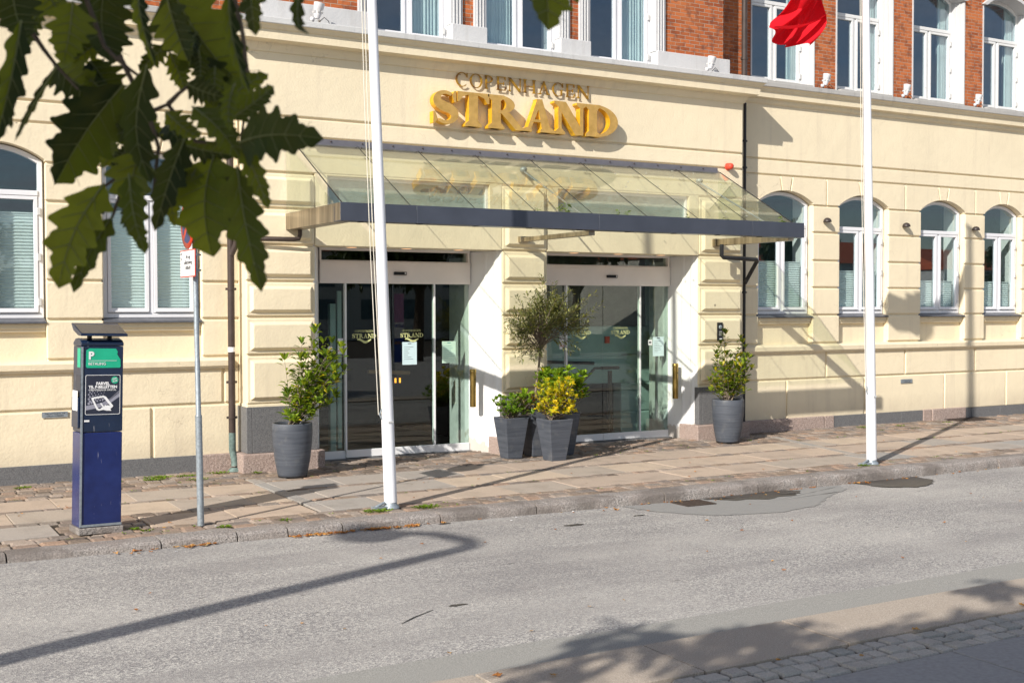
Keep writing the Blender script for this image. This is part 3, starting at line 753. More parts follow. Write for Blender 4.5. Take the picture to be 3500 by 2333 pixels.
# ---- doorways
def paper(parent, x0, x1, y, z0, z1, mat, lines=7, teal=False):
    b = MB(); b.box(x0, x1, y, y+.002, z0, z1); o = b.build('notice', mat, parent)
    t = MB(); h_ = (z1-z0)
    rr = random.Random(int(x0*1000))
    for i in range(lines):
        z = z1-h_*(.22+.62*i/lines); xl = x0+(x1-x0)*.12
        t.box(xl, xl+(x1-x0)*rr.uniform(.25, .75), y-.0012, y-.0006, z-.0022, z+.0006)
    t.box((x0+x1)/2-.022, (x0+x1)/2+.022, y-.0012, y-.0006, z1-.022, z1-.014)
    return o, t
def doorway(x0, x1, xa, xm, xb, notices):
    b = MB()
    b.box(x0, x1, 12.44, 12.58, 1.977, 2.205)
    b.box(x0, x1, 12.432, 12.58, 2.196, 2.222)
    o = [(x0, 2.222), (x1, 2.222), (x1, 2.372), (x0, 2.372)]
    b.ring(o, [(x0+.02, 2.236), (x1-.03, 2.236), (x1-.03, 2.345), (x0+.02, 2.345)], 12.45, 12.55)
    b.box(x0, x1, 12.446, 12.450, 1.990, 1.994)
    d = b.build('entrance_door', 'header_white', hotel, bevel=.003, seg=1)
    MB().box(x0+.02, x1-.03, 12.50, 12.506, 2.236, 2.345).build('transom_pane', 'door_glass', d)
    # fixed side panels
    for a, c in ((x0, xa), (xb, x1)):
        MB().box(a, c-.004, 12.485, 12.493, .095, 1.977).build('side_pane', 'door_glass', d)
        MB().box(a, c, 12.47, 12.51, .005, .095).build('bottom_rail', 'aluminium_white', d, bevel=.003, seg=1)
    for a, c, e in ((xa, xm-.002, 0), (xm+.002, xb, 1)):
        MB().box(a+.004, c-.001, 12.455, 12.463, .10, 1.977).build('sliding_leaf', 'door_glass', d)
        MB().box(a, c, 12.44, 12.478, .015, .10).build('bottom_rail', 'aluminium_white', d, bevel=.003, seg=1)
    s = MB(); s.box(xa-.010, xa+.010, 12.445, 12.495, .10, 1.977); s.box(xb-.008, xb+.012, 12.445, 12.495, .10, 1.977)
    s.builds('glass_edge_profile', 'aluminium_white', d)
    MB().box(x0, x1, 12.40, 12.56, -.03, .008).build('threshold', 'grey_granite', d)
    c = (x0+x1)/2+.02
    MB().box(c-.075, c+.08, 12.405, 12.44, 2.077, 2.113).build('motion_sensor', 'black_plastic', d, bevel=.006)
    MB().lathe((c+.06, 12.4035, 2.097), [(0, 0), (.012, 0)], n=12, axis='y').build('sensor_lens', 'grey_patch', d)
    for lx in ((xa+xm)/2-.06, (xb+xm)/2-.02):
        logo(d, lx, 12.452, 1.385, .29)
    # alarm stickers beside the left glass edge
    MB().box(xa-.085, xa-.02, 12.480, 12.4815, 1.275, 1.36).box(xa-.085, xa-.02, 12.480, 12.4815, 1.185, 1.27).build('sticker', 'sign_white', d)
    text('sticker_text', 'VAGT', 'ink_black', d, (xa-.082, 12.479, 1.305), (1, 0, 0), (0, 0, 1), size=.028, width=.058)
    text('sticker_text', 'ALARM', 'sign_red', d, (xa-.082, 12.479, 1.215), (1, 0, 0), (0, 0, 1), size=.022, width=.058)
    for (a, c_, z0, z1, mt) in notices:
        o_, t_ = paper(d, a, c_, 12.450 if a < xb and c_ < xb else 12.479, z0, z1, mt)
        t_.build('notice_text', 'ink_black' if mt == 'paper' else 'paper_teal', d)
    return d
d1 = doorway(4.673, 6.553, 4.975, 5.54, 6.08, [(5.67, 5.853, 1.045, 1.307, 'paper'), (6.195, 6.375, 1.05, 1.307, 'paper_green')])
d2 = doorway(7.60, 9.512, 7.91, 8.455, 9.035, [(9.262, 9.44, 1.065, 1.317, 'paper')])
MB().box(9.188, 9.25, 12.478, 12.4795, 1.21, 1.28).build('camera_sticker', 'sign_white', d2)
MB().box(9.20, 9.225, 12.476, 12.4775, 1.235, 1.258).box(9.225, 9.238, 12.476, 12.4775, 1.243, 1.250).build('camera_pictogram', 'ink_black', d2)
MB().lathe((4.80, 12.48, 1.24), [(0, 0), (.035, 0)], n=20, axis='y').build('round_sticker', 'sign_white', d1)

# ---- lobby seen through the doors
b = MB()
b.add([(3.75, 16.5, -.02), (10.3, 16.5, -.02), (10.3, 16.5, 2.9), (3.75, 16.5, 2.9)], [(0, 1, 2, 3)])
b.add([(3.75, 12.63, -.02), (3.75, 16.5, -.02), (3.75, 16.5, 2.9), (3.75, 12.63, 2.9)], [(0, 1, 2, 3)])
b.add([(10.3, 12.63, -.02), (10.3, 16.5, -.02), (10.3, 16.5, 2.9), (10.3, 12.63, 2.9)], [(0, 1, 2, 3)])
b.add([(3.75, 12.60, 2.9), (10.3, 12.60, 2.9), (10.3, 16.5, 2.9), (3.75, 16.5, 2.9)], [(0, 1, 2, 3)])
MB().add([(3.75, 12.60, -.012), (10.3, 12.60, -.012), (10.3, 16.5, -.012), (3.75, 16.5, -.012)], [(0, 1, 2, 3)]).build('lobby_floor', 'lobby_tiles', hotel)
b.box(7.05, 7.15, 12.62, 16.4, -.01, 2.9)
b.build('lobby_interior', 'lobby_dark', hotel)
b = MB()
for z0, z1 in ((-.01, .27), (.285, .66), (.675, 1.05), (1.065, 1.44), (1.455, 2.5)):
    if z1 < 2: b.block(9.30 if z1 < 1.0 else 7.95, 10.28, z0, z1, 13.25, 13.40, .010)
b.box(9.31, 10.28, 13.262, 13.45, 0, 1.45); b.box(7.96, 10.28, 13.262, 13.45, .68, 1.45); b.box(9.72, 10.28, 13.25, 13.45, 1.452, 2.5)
MB().box(7.95, 9.715, 13.27, 13.45, 1.452, 2.5).build('lobby_wall', 'lobby_reflection_dark', hotel)  # upper part of the light wall, coloured dark in place of mirrored trees
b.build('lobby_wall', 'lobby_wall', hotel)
b = MB(); b.box(9.513, 9.56, 12.6, 12.9, 0, 2.3); b.box(6.554, 6.60, 12.6, 13.0, 0, 2.3); b.box(4.62, 4.70, 12.62, 12.9, 0, 2.3)
b.builds('inner_jamb', 'grey_patch', hotel)
b = MB(); b.box(5.02, 5.09, 13.05, 13.12, 0, 1.75); b.box(5.12, 5.17, 13.07, 13.10, .05, 1.9)
b.builds('lobby_post', 'lobby_wall', hotel)
b = MB(); b.tube([(5.83, 13.3, 0), (5.83, 13.3, .88)], .03, n=10); b.tube([(5.6, 13.3, .93), (6.15, 13.3, .90)], .025, n=8)
b.builds('handrail', 'oak_wood', hotel, gap=.06)
b = MB(); b.tube([(8.94, 13.0, 0), (8.94, 13.0, .86)], .03, n=12); b.tube([(8.80, 13.0, .90), (9.08, 13.0, .90)], .022, n=8)
b.tube([(8.35, 13.0, .58), (8.70, 13.0, .90), (8.95, 13.0, .90)], .018, n=8); b.tube([(7.5, 13.1, 1.02), (8.75, 13.1, .96)], .022, n=8)
b.build('handrail', 'dark_wood', hotel)
b = MB(); b.box(6.228, 6.244, 13.9, 13.92, .74, .80); b.box(6.29, 6.306, 13.9, 13.92, .74, .80)
b.builds('candle_lamp', 'amber_lamp', hotel)
MB().box(9.02, 9.09, 13.22, 13.245, 1.22, 1.31).build('alarm_box', 'alarm_red', hotel)

# ---- arched ground floor windows
def window(x0, x1, z0, zs, rise, zt, yf, blind=None, mat='window_white', glassm='window_glass', sill=True, curtain=False, worn=False, mid=True, full=None):
    t = .045
    b = MB()
    o = arch_pts(x0, x1, z0, zs, rise) if rise else [(x0, z0), (x1, z0), (x1, zs), (x0, zs)]
    w = x1-x0
    if rise:
        r = (w*w/4+rise*rise)/(2*rise); ri = r-t; hw = w/2-t; cz = zs+rise-r
        zs2 = cz+sqrt(ri*ri-hw*hw); i = arch_pts(x0+t, x1-t, z0+t, zs2, cz+ri-zs2)
    else: i = [(x0+t, z0+t), (x1-t, z0+t), (x1-t, zs-t), (x0+t, zs-t)]; zs2 = zs-t
    b.ring(o, i, yf, yf+.07)
    if zt: b.box(x0+t, x1-t, yf-.012, yf+.06, zt-.028, zt+.022)
    m_ = (x0+x1)/2
    b.box(m_-.022, m_+.022, yf+.004, yf+.06, z0+t, (zt or zs)-.0285)
    fr = b.build('window', mat, hotel, bevel=.003, seg=1)
    top = (zt-.028) if zt else zs-t
    for a, c in ((x0+t, m_-.022), (m_+.022, x1-t)):
        q = .038; cb = MB()
        cb.ring([(a+.003, z0+t+.004), (c-.003, z0+t+.004), (c-.003, top-.004), (a+.003, top-.004)], [(a+q, z0+t+q+.014), (c-q, z0+t+q+.014), (c-q, top-q), (a+q, top-q)], yf-.008, yf+.045)
        cb.box(a+.01, c-.01, yf-.022, yf-.009, z0+t+.012, z0+t+.026)
        cb.build('casement', mat, fr, bevel=.002, seg=1)
        MB().box(a+q, c-q, yf+.020, yf+.026, z0+t+q+.014, top-q).build('pane', glassm, fr)
    if zt:
        ip = [p for p in i]
        g_ = MB(); pts = [(x0+t, zt+.022), (x1-t, zt+.022)]+ip[2:]
        g_.prism(pts, yf+.020, yf+.026); g_.build('pane', glassm, fr)
    hz = MB()
    for z in (z0+.16, (z0+top)/2, top-.15): hz.box(x1-t-.006, x1-t+.020, yf-.022, yf-.002, z-.035, z+.035)
    hz.builds('hinge', 'grey_patch', fr)
    if blind:
        n_ = int((blind-z0-.06)/.016)
        zz_ = [z0+.05+.016*k for k in range(n_)]
        for a, c in ((x0+t+.02, m_-.03), (m_+.03, x1-t-.02)):
            bb = MB(); vs = []
            for k, z in enumerate(zz_): vs += [(a, yf+.075+(.012 if k % 2 else 0), z), (c, yf+.075+(.012 if k % 2 else 0), z)]
            bb.add(vs, [(2*k, 2*k+1, 2*k+3, 2*k+2) for k in range(n_-1)])
            bb.box(a, c, yf+.07, yf+.092, zz_[-1], zz_[-1]+.012)
            bb.build('blind', 'blind_fabric', fr)
    if curtain:
        for a, c in curtain:
            cb = MB(); vs = []; n_ = 60
            for k in range(n_+1):
                x = a+(c-a)*k/n_; y = yf+.10+.018*sin(k*1.15)+.008*sin(k*2.7)
                vs += [(x, y, z0+.02), (x, y, zs+.3)]
            cb.add(vs, [(2*k, 2*k+2, 2*k+3, 2*k+1) for k in range(n_)], True)
            cb.build('curtain', 'curtain_fabric', fr)
    if sill:
        s_ = MB(); s_.add([(x0-.006, 12.40, 1.605), (x1+.006, 12.40, 1.605), (x1+.006, 12.285, 1.572), (x0-.006, 12.285, 1.572), (x0-.006, 12.40, 1.556), (x1+.006, 12.40, 1.556), (x1+.006, 12.285, 1.556), (x0-.006, 12.285, 1.556)],
               [(0, 3, 2, 1), (3, 7, 6, 2), (4, 5, 6, 7), (0, 1, 5, 4), (0, 4, 7, 3), (1, 2, 6, 5)])
        s_.build('window_sill', 'slate_sill', fr)
    # deep plastered inner reveal
    rv = MB(); d_ = .30
    rv.box(x0-.04, x0+.0, yf+.072, yf+d_, z0-.02, zs+rise); rv.box(x1, x1+.04, yf+.072, yf+d_, z0-.02, zs+rise)
    rv.box(x0-.04, x1+.04, yf+.072, yf+d_, z0-.06, z0-.02)
    rv.build('inner_reveal', 'white_paint_wall', fr)
    return fr
for (x0, x1), bl in zip(openR, (2.36, 2.25, 2.12, 2.12, 2.2)):
    window(x0+.004, x1-.012, 1.606, 3.143, .150, 2.83, 12.40, bl)
for (x0, x1), bl in zip(openL, (2.66, 2.72)):
    window(x0+.012, x1-.010, 1.606, 3.143, .150, 2.83, 12.40, bl)
b = MB()
for xa, xb in ((10.5, 21.5), (-3.5, 3.6)):
    b.add([(xa, 14.6, 1.0), (xb, 14.6, 1.0), (xb, 14.6, 3.5), (xa, 14.6, 3.5)], [(0, 1, 2, 3)])
    b.add([(xa, 12.50, 3.42), (xb, 12.50, 3.42), (xb, 14.6, 3.42), (xa, 14.6, 3.42)], [(0, 1, 2, 3)])
    b.add([(xa, 12.61, 1.0), (xb, 12.61, 1.0), (xb, 14.6, 1.0), (xa, 14.6, 1.0)], [(0, 1, 2, 3)])
b.build('room_interior', 'room_dark', hotel)

# ---- brick storey
B = MB()
YC, YW = 12.12, 12.40; ZT = 7.6
centre_open = [(5.00, 6.28), (6.43, 7.735), (7.87, 9.165)]
xs = [3.95]+[v for o in centre_open for v in o]+[10.12]
for a, c in zip(xs[::2], xs[1::2]): B.box(a, c, YC, 12.7, 4.683, ZT)
B.box(3.95, 10.12, YC+.002, 12.7, 6.5, ZT)
wing_open = [(10.83, 11.996), (12.407, 13.556), (13.956, 15.103), (15.515, 16.66), (17.1, 18.2)]
xs = [10.12]+[v for o in wing_open for v in o]+[22]
USP, UR = 6.37, .20
for a, c in zip(xs[::2], xs[1::2]): B.box(a, c, YW, 12.9, 4.73, 6.36)
for i, (x0, x1) in enumerate(wing_open):
    l = 10.12 if i == 0 else (wing_open[i-1][1]+x0)/2; r = 22 if i == len(wing_open)-1 else (x1+wing_open[i+1][0])/2
    w = x1-x0; rr = (w*w/4+UR*UR)/(2*UR)
    arc = [(x0+w*q/16, USP+UR-rr+sqrt(rr*rr-(x0+w*q/16-(x0+x1)/2)**2)) for q in range(17)]
    B.prism([(l, 6.362), (x0, 6.362)]+arc+[(x1, 6.362), (r, 6.362), (r, ZT), (l, ZT)], YW+.001, 12.9)
B.box(-4, 3.95, YW, 12.9, 4.73, ZT)
B.build('brick_wall', 'brick', hotel)
# white surrounds of the middle windows, standing on a plastered base
b = MB()
for i, (x0, x1) in enumerate(centre_open):
    for a, s_ in ((x0, 1), (x1, -1)):
        e = a+s_*.155
        lo, hi = min(a, e), max(a, e)
        b.box(lo, hi, YC-.03, 12.45, 4.92, 6.5)
        for q in (.035, .075, .115):
            b.box(a+s_*q-.008, a+s_*q+.008, YC-.044, YC-.030, 4.92, 6.5)
    b.box(x0, x1, YC-.03, 12.45, 6.3, 6.5)
b.builds('window_surround', 'white_stucco', hotel, bevel=.004, seg=1)
b = MB()
for a, c in ((3.9, 5.14), (6.13, 6.585), (7.585, 8.02), (9.02, 10.19)):
    b.box(a, c, YC-.06, 12.45, 4.682, 4.925)
b.builds('wall_base', 'white_stucco', hotel, bevel=.008)
for i, (x0, x1) in enumerate(centre_open):
    a, c = x0+.155, x1-.155; m_ = (a+c)/2
    cur = [(m_+.02, c)] if i == 0 else ([(a, m_-.05)] if i == 1 else [(m_, c)])
    window(a-.01, c+.01, 4.70, 6.40, 0, 6.05, 12.22, None, 'window_white', 'upper_glass', False, cur)
# moulded reveals and arch hoods of the wing windows
b = MB()
for x0, x1 in wing_open:
    for a, s_ in ((x0, 1), (x1, -1)):
        b.prism_z([(a, YW-.012), (a+s_*.02, YW-.012), (a+s_*.024, YW+.05), (a+s_*.04, YW+.055), (a+s_*.045, YW+.12), (a+s_*.06, YW+.125), (a+s_*.065, 12.66), (a, 12.66)], 4.742, 6.37)
    o = arch_pts(x0-.03, x1+.03, 6.37, 6.38, .215)[2:]; i_ = arch_pts(x0+.05, x1-.05, 6.37, 6.37, .175)[2:]
    b.prism(o+i_[::-1], YW-.05, 12.62)
b.builds('window_surround', 'white_stucco', hotel)
for i, (x0, x1) in enumerate(wing_open):
    window(x0+.05, x1-.05, 4.80, 6.38, .165, 5.93, 12.60, None, 'worn_white', 'upper_glass', False, [(x0+.08, x0+.25), (x1-.25, x1-.08)])
b = MB()
for x0, x1 in wing_open: b.box(x0+.06, x1-.06, 12.35, 12.7, 4.742, 4.80)
b.builds('window_sill', 'ledge_grey', hotel, bevel=.005)
b = MB()
b.add([(-4, 14.5, 4.6), (22, 14.5, 4.6), (22, 14.5, 7.65), (-4, 14.5, 7.65)], [(0, 1, 2, 3)])
b.add([(-4, 12.8, 4.62), (22, 12.8, 4.62), (22, 14.5, 4.62), (-4, 14.5, 4.62)], [(0, 1, 2, 3)])
b.box(-4, 22, 12.9, 14.5, ZT, ZT+.1)
b.build('room_interior', 'room_dark', hotel)
# eaves so that the storey has an end
MB().box(-4, 22, 11.9, 14.6, ZT, ZT+.25).build('roof', 'roof_red', hotel)
# ================================================================== CANOPY
can = thing('glass_canopy', (7.0, 12.0, 2.5), 'sloping greenish glass canopy in a dark gutter frame over the two doorways', 'canopy')
YG = 10.41; X0, X1 = 4.115, 9.93
b = MB()
for k, (a, c) in enumerate(((X0, 4.90), (4.903, 7.022), (7.025, 9.135), (9.138, X1))):
    b.box(a, c, YG, YG+.006, 2.517, 2.69); b.box(a, c, YG+.0065, YG+.17, 2.517, 2.523)
    b.box(a, c, YG+.164, YG+.170, 2.5235, 2.66); b.box(a, c, YG+.0065, YG+.022, 2.6835, 2.6895)
gut = b.build('gutter', 'gutter_paint', can, bevel=.0015, seg=1)
b = MB(); b.box(X0+.002, X0+.010, YG+.007, 11.98, 2.519, 2.689); b.box(X0+.0105, X0+.17, YG+.175, 11.98, 2.519, 2.526)
b.build('end_panel', 'brushed_steel', can, bevel=.001, seg=1)
b = MB(); b.box(X1-.09, X1-.002, YG+.173, 11.98, 2.490, 2.575)
b.box(6.955, 7.035, YG+.10, 11.97, 2.468, 2.5165)
b.box(6.93, 7.06, 11.90, 11.99, 2.462, 2.53); b.box(X1-.11, X1+.0, 11.90, 11.99, 2.482, 2.58)
b.builds('support_beam', 'brushed_steel', can, bevel=.002, seg=1)
b = MB(); b.box(4.40, 9.90, 11.955, 11.994, 3.435, 3.495); b.box(4.40, 9.90, 11.935, 11.955, 3.425, 3.440)
rail = b.build('wall_rail', 'zinc_rail', can)
bo = MB()
x = 4.62
while x < 9.85:
    bo.lathe((x, 11.950, 3.472), [(0, -.004), (.008, -.004), (.008, .006)], n=8, axis='y')
    x += .36
tops = [4.205+.715*k for k in range(9)]
P0, P1 = (11.94, 3.432), (10.60, 2.700)
for x in tops[1:-1]:
    for dx in (-.03, .03): bo.lathe((x+dx, 11.92, 3.42), [(0, -.012), (.008, -.012), (.008, .004)], n=8, axis='y')
bo.builds('bolt', 'brown_pipe', can)
for k in range(8):
    a, c = tops[k]+.002, tops[k+1]-.002
    if k == 7: c = X1-.005
    g_ = MB(); dy, dz = P1[0]-P0[0], P1[1]-P0[1]; L = hypot(dy, dz); ny, nz = -dz/L*-.008, dy/L*-.008
    vs = [(x, P0[0], P0[1]) for x in (a, c)]+[(x, P1[0], P1[1]) for x in (c, a)]
    vs2 = [(x, y+ny*-1, z+nz) for x, y, z in vs]
    g_.add(vs+vs2, [(0, 1, 2, 3), (7, 6, 5, 4), (0, 4, 5, 1), (1, 5, 6, 2), (2, 6, 7, 3), (3, 7, 4, 0)])
    p_ = g_.build('glass_panel', 'canopy_glass', can)
    if k < 7:
        s_ = MB(); x = tops[k+1]
        s_.tube([(x, P0[0]+.0, P0[1]+.006), (x, P1[0], P1[1]+.006)], .0035, n=5)
        s_.build('silicone_seam', 'black_plastic', p_)
for xe in (X0+.012, X1-.012):
    g_ = MB(); vs = [(xe, 11.97, 2.70), (xe, 10.62, 2.70), (xe, 11.93, 3.41), (xe, 11.97, 3.41)]
    g_.add(vs+[(x+.006, y, z) for x, y, z in vs], [(0, 1, 2, 3), (7, 6, 5, 4), (0, 4, 5, 1), (1, 5, 6, 2), (2, 6, 7, 3), (3, 7, 4, 0)])
    g_.build('side_panel', 'canopy_glass', can)
b = MB()
b.tube([(4.205, 11.94, 3.435), (4.205, 10.60, 2.703)], .006, n=6)
b.tube([(X1-.005, 11.94, 3.435), (X1-.005, 10.60, 2.703)], .006, n=6)
b.builds('edge_profile', 'black_plastic', can)
b = MB()
for x in (7.0, 9.6): b.tube([(x, 11.97, 3.30), (x, 10.62, 2.66)], .011, n=7); b.lathe((x, 11.95, 3.31), [(0, -.03), (.03, -.03), (.035, .03)], n=12, axis='y')
b.builds('tie_rod', 'galvanised', can, gap=.05)
b = MB()
for x in [4.35+.62*k for k in range(9)]: b.lathe((x, YG+.085, 2.512), [(0, 0), (.035, 0), (.035, .006)], n=14)
b.builds('gutter_spotlight', 'black_plastic', can)

def weed(x, y, z, h, nleaf, label, group, mat='weed_leaf', spread=.03, name='weed'):
    t = thing(name, (x, y, z), label, 'weed', group)
    b = MB(); l = MB(); rr = random.Random(int(x*977+y*131))
    for k in range(max(1, nleaf//8)):
        dx, dy = rr.uniform(-spread, spread), rr.uniform(-spread*.5, spread*.5); hh = h*rr.uniform(.6, 1)
        b.tube([(x, y, z), (x+dx*.6, y+dy*.6, z+hh*.6), (x+dx, y+dy, z+hh)], .0018, n=4)
        for j in range(8):
            f = rr.uniform(.2, 1); q = Vector((x+dx*f, y+dy*f, z+hh*f)); a = rr.uniform(0, 6.28)
            add_leaf(l, q, Vector((cos(a), sin(a), rr.uniform(-.1, .5))), h*.28, h*.12, rr)
    b.build('stem', 'weed_leaf', t); l.build('foliage', mat, t)
    return t

def add_leaf(b, p, d, L, w, rr, droop=.25):
    d = Vector(d).normalized(); s = d.cross(Vector((rr.uniform(-.5, .5), rr.uniform(-.5, .5), 1))).normalized()
    n_ = s.cross(d).normalized(); g = Vector((0, 0, -1))
    p = Vector(p); m1 = p+d*L*.35+g*L*droop*.08; m2 = p+d*L*.7+g*L*droop*.4; t = p+d*L+g*L*droop
    f = n_*w*.22
    vs = [p, m1+s*w*.5+f, m1, m1-s*w*.5+f, m2+s*w*.42+f, m2, m2-s*w*.42+f, t]
    b.add(vs, [(0, 1, 2), (0, 2, 3), (1, 4, 5, 2), (2, 5, 6, 3), (4, 7, 5), (5, 7, 6)], True)

for k, (x, h) in enumerate(((4.98, .05), (6.02, .05), (6.26, .10), (6.55, .13), (6.62, .15), (7.28, .14), (7.40, .10), (8.22, .09), (8.78, .10), (8.86, .08), (9.28, .07), (9.62, .14))):
    weed(x*1.0+.05, YG+.09, 2.60, h+.06, 16, ('%s of the small weeds sprouting along the canopy gutter, counted from the parking meter side' % ('first second third fourth fifth sixth seventh eighth ninth tenth eleventh last'.split()[k])), 'weeds growing in the canopy gutter')

# ================================================================== PIPES
def pipe(name, pts, r, mat, label, brackets=(), extra=None):
    t = thing(name, pts[-1], label, 'drainpipe')
    MB().tube(pts, r, n=14).build('pipe', mat, t)
    for z, x, y in brackets:
        MB().tube([(x, y, z-.012), (x, y, z+.012)], r+.007, n=14).box(x-r-.022, x-r-.004, y-.008, y+.008, z-.012, z+.012).box(x+r+.004, x+r+.018, y-.008, y+.008, z-.012, z+.012).build('pipe_bracket', mat, t)
    return t
dp = pipe('drainpipe', [(3.59, 12.17, 4.40), (3.59, 12.17, .40)], .036, 'brown_pipe', 'brown downpipe in the wall corner between the sign post and the glass canopy', ((2.52, 3.59, 12.17), (1.9, 3.59, 12.17), (.93, 3.59, 12.17), (.56, 3.59, 12.17)))
MB().tube([(3.59, 12.17, .40), (3.59, 12.17, .22), (3.605, 12.15, .12), (3.605, 12.14, .05)], .036, n=14).lathe((3.605, 12.14, .0), [(.075, 0), (.06, .02), (.04, .04)], n=16).build('pipe_shoe', 'verdigris', dp)
MB().tube([(3.59, 12.17, 1.245), (3.59, 12.17, 1.295)], .0372, n=14, cap=False).build('white_sticker', 'sign_white', dp)
MB().tube([(3.59, 12.16, 2.25), (3.63, 12.12, 2.36), (3.64, 12.10, 2.44)], .032, n=12).tube([(3.64, 12.1, 2.40), (3.66, 11.96, 2.42), (4.18, 11.90, 2.42), (4.235, 11.90, 2.425), (4.25, 11.90, 2.47), (4.25, 11.90, 2.525)], .024, n=12).build('canopy_drain', 'brown_pipe', dp)
bp = pipe('drainpipe', [(10.495, 12.12, 4.40), (10.495, 12.12, 1.30), (10.495, 12.12, .2), (10.50, 12.10, .03)], .020, 'black_pipe', 'slim black downpipe behind the shrub under the intercom', ((3.9, 10.495, 12.12), (3.55, 10.495, 12.12), (2.9, 10.495, 12.12), (1.9, 10.495, 12.12)))
MB().tube([(9.80, 11.75, 2.50), (9.80, 11.75, 2.36), (9.83, 11.75, 2.335), (10.42, 11.80, 2.32), (10.46, 11.83, 2.30), (10.46, 11.86, 2.27), (10.49, 12.10, 2.02)], .027, n=12).build('canopy_drain', 'black_pipe', bp)
pipe('drainpipe', [(10.62, 12.28, 7.4), (10.62, 12.28, 4.74)], .038, 'brown_pipe', 'brown downpipe on the red brick wall beside the red flag', ((5.02, 10.62, 12.28), (6.2, 10.62, 12.28)))

# ================================================================== WALL FITTINGS
for k, (x, z) in enumerate(((12.12, 2.90), (13.70, 2.885), (15.22, 2.88))):
    t = thing('wall_lamp', (x, 12.3, z), ('small dark dome wall lamp between the canopy end window and the flagpole', 'small dark dome wall lamp on the pier just past the flagpole', 'small dark dome wall lamp on the pier before the last arched window')[k], 'wall lamp', 'small dome lamps on the window piers')
    prof = [(.0, .055)]+[(.058*sin(a), .055*cos(a)) for a in [pi/2*q/8 for q in range(1, 9)]]
    b = MB(); b.lathe((x, 12.25, z), prof+[(.058, -.006), (.05, -.006)], n=24)
    b.build('lamp_shade', 'brown_metal', t)
    MB().box(x-.02, x+.02, 12.25, 12.30, z-.004, z+.03).build('mounting', 'brown_metal', t)
t = thing('alarm_light', (10.10, 12.0, 3.52), 'round red alarm light on the wall above the canopy end', 'alarm light')
MB().lathe((10.10, 12.0, 3.525), [(0, -.10), (.02, -.098), (.035, -.085), (.042, -.06), (.042, -.03), (.036, 0)], n=24, axis='y').build('lens', 'alarm_red', t)
MB().lathe((10.10, 12.0, 3.525), [(.0365, -.016), (.047, -.016), (.047, .0)], n=24, axis='y').build('base_ring', 'alarm_red', t)
t = thing('door_intercom', (9.97, 11.95, 1.40), 'narrow black intercom with a round lens above the potted shrub', 'intercom')
MB().box(9.90, 9.985, 11.94, 11.962, 1.265, 1.505).build('housing', 'black_plastic', t, bevel=.005)
MB().lathe((9.944, 11.942, 1.445), [(0, -.012), (.015, -.012), (.022, -.008), (.03, 0)], n=24, axis='y').build('lens', 'galvanised', t)
b = MB()
for k in range(9): b.box(9.92, 9.965, 11.938, 11.9399, 1.335+.007*k, 1.338+.007*k)
b.build('speaker_grille', 'grey_patch', t); MB().box(9.925, 9.965, 11.937, 11.9399, 1.285, 1.302).build('name_plate', 'sign_white', t)
for k, (x, z0, z1, y) in enumerate(((6.475, .54, .985, 12.235), (9.452, .52, .975, 12.25))):
    t = thing('ashtray_tube', (x, y, z0), ('brass ashtray tube on the white jamb between the two doorways', 'brass ashtray tube on the white jamb near the intercom')[k], 'ashtray', 'brass ashtrays beside the doors')
    x -= .0
    MB().lathe((x, y, z0), [(0, 0), (.036, 0), (.037, .006), (.037, z1-z0-.05)], n=22).build('tube', 'brass', t)
    MB().lathe((x, y, z0), [(.0385, z1-z0-.05), (.040, z1-z0-.04), (.040, z1-z0-.012), (.034, z1-z0), (0, z1-z0)], n=22).build('lid', 'brass', t)
    MB().lathe((x+.008, y-.0375, z1-.12), [(0, -.001), (.009, -.001)], n=12, axis='y').build('stub_hole', 'black_plastic', t)
def floodlight(x, y, z, s, label):
    t = thing('floodlight', (x, y, z), label, 'floodlight', 'white floodlights along the ledge')
    b = MB(); ax = Vector((.16, -.10, 1)).normalized(); p = Vector((x, y, z+.055*s))
    b.tube([p, p+ax*.03*s, p+ax*.05*s, p+ax*.075*s, p+ax*.078*s, p+ax*.155*s], [.026*s, .036*s, .040*s, .043*s, .047*s, .056*s], n=22)
    b.build('housing', 'white_plastic', t)
    r_ = MB()
    for k in range(7):
        a = 2*pi*k/7; q = p+ax*.066*s+(Vector((cos(a), sin(a), 0))*.044*s)
        r_.box(q.x-.010, q.x+.010, q.y-.010, q.y+.010, q.z-.010, q.z+.010)
    r_.build('cooling_fins', 'grey_patch', t)
    MB().lathe((x-.045*s, y-.0, z+.045*s), [(0, -.02), (.022*s, -.02), (.022*s, .015), (0, .015)], n=16, axis='x').build('joint', 'white_plastic', t)
    c = MB(); c.tube([(x-.05*s, y, z+.04*s), (x-.03*s, y, z+.01), (x+.01, y, z)], .008, n=6); c.box(x-.045, x+.05, y-.03, y+.03, z, z+.008)
    c.build('bracket', 'black_plastic', t)
    c = MB(); c.tube([p+Vector((.03, 0, -.03)), p+Vector((.08, -.01, .02)), p+Vector((.13, 0, -.01)), p+Vector((.14, -.02, -.06))], .004, n=5); c.build('cable', 'black_plastic', t)
floodlight(4.45, 11.90, 4.684, 1.05, 'white floodlight on the ledge below the brick, above the leaves')
floodlight(9.74, 11.92, 4.684, 1.0, 'white floodlight on the white ledge end above the word STRAND')
floodlight(12.06, 12.25, 4.742, 1.0, 'white floodlight on the grey ledge just below the red flag')
floodlight(13.66, 12.25, 4.742, 1.0, 'white floodlight on the grey ledge just past the flagpole')
floodlight(15.22, 12.25, 4.742, .95, 'white floodlight on the grey ledge by the last upper window')
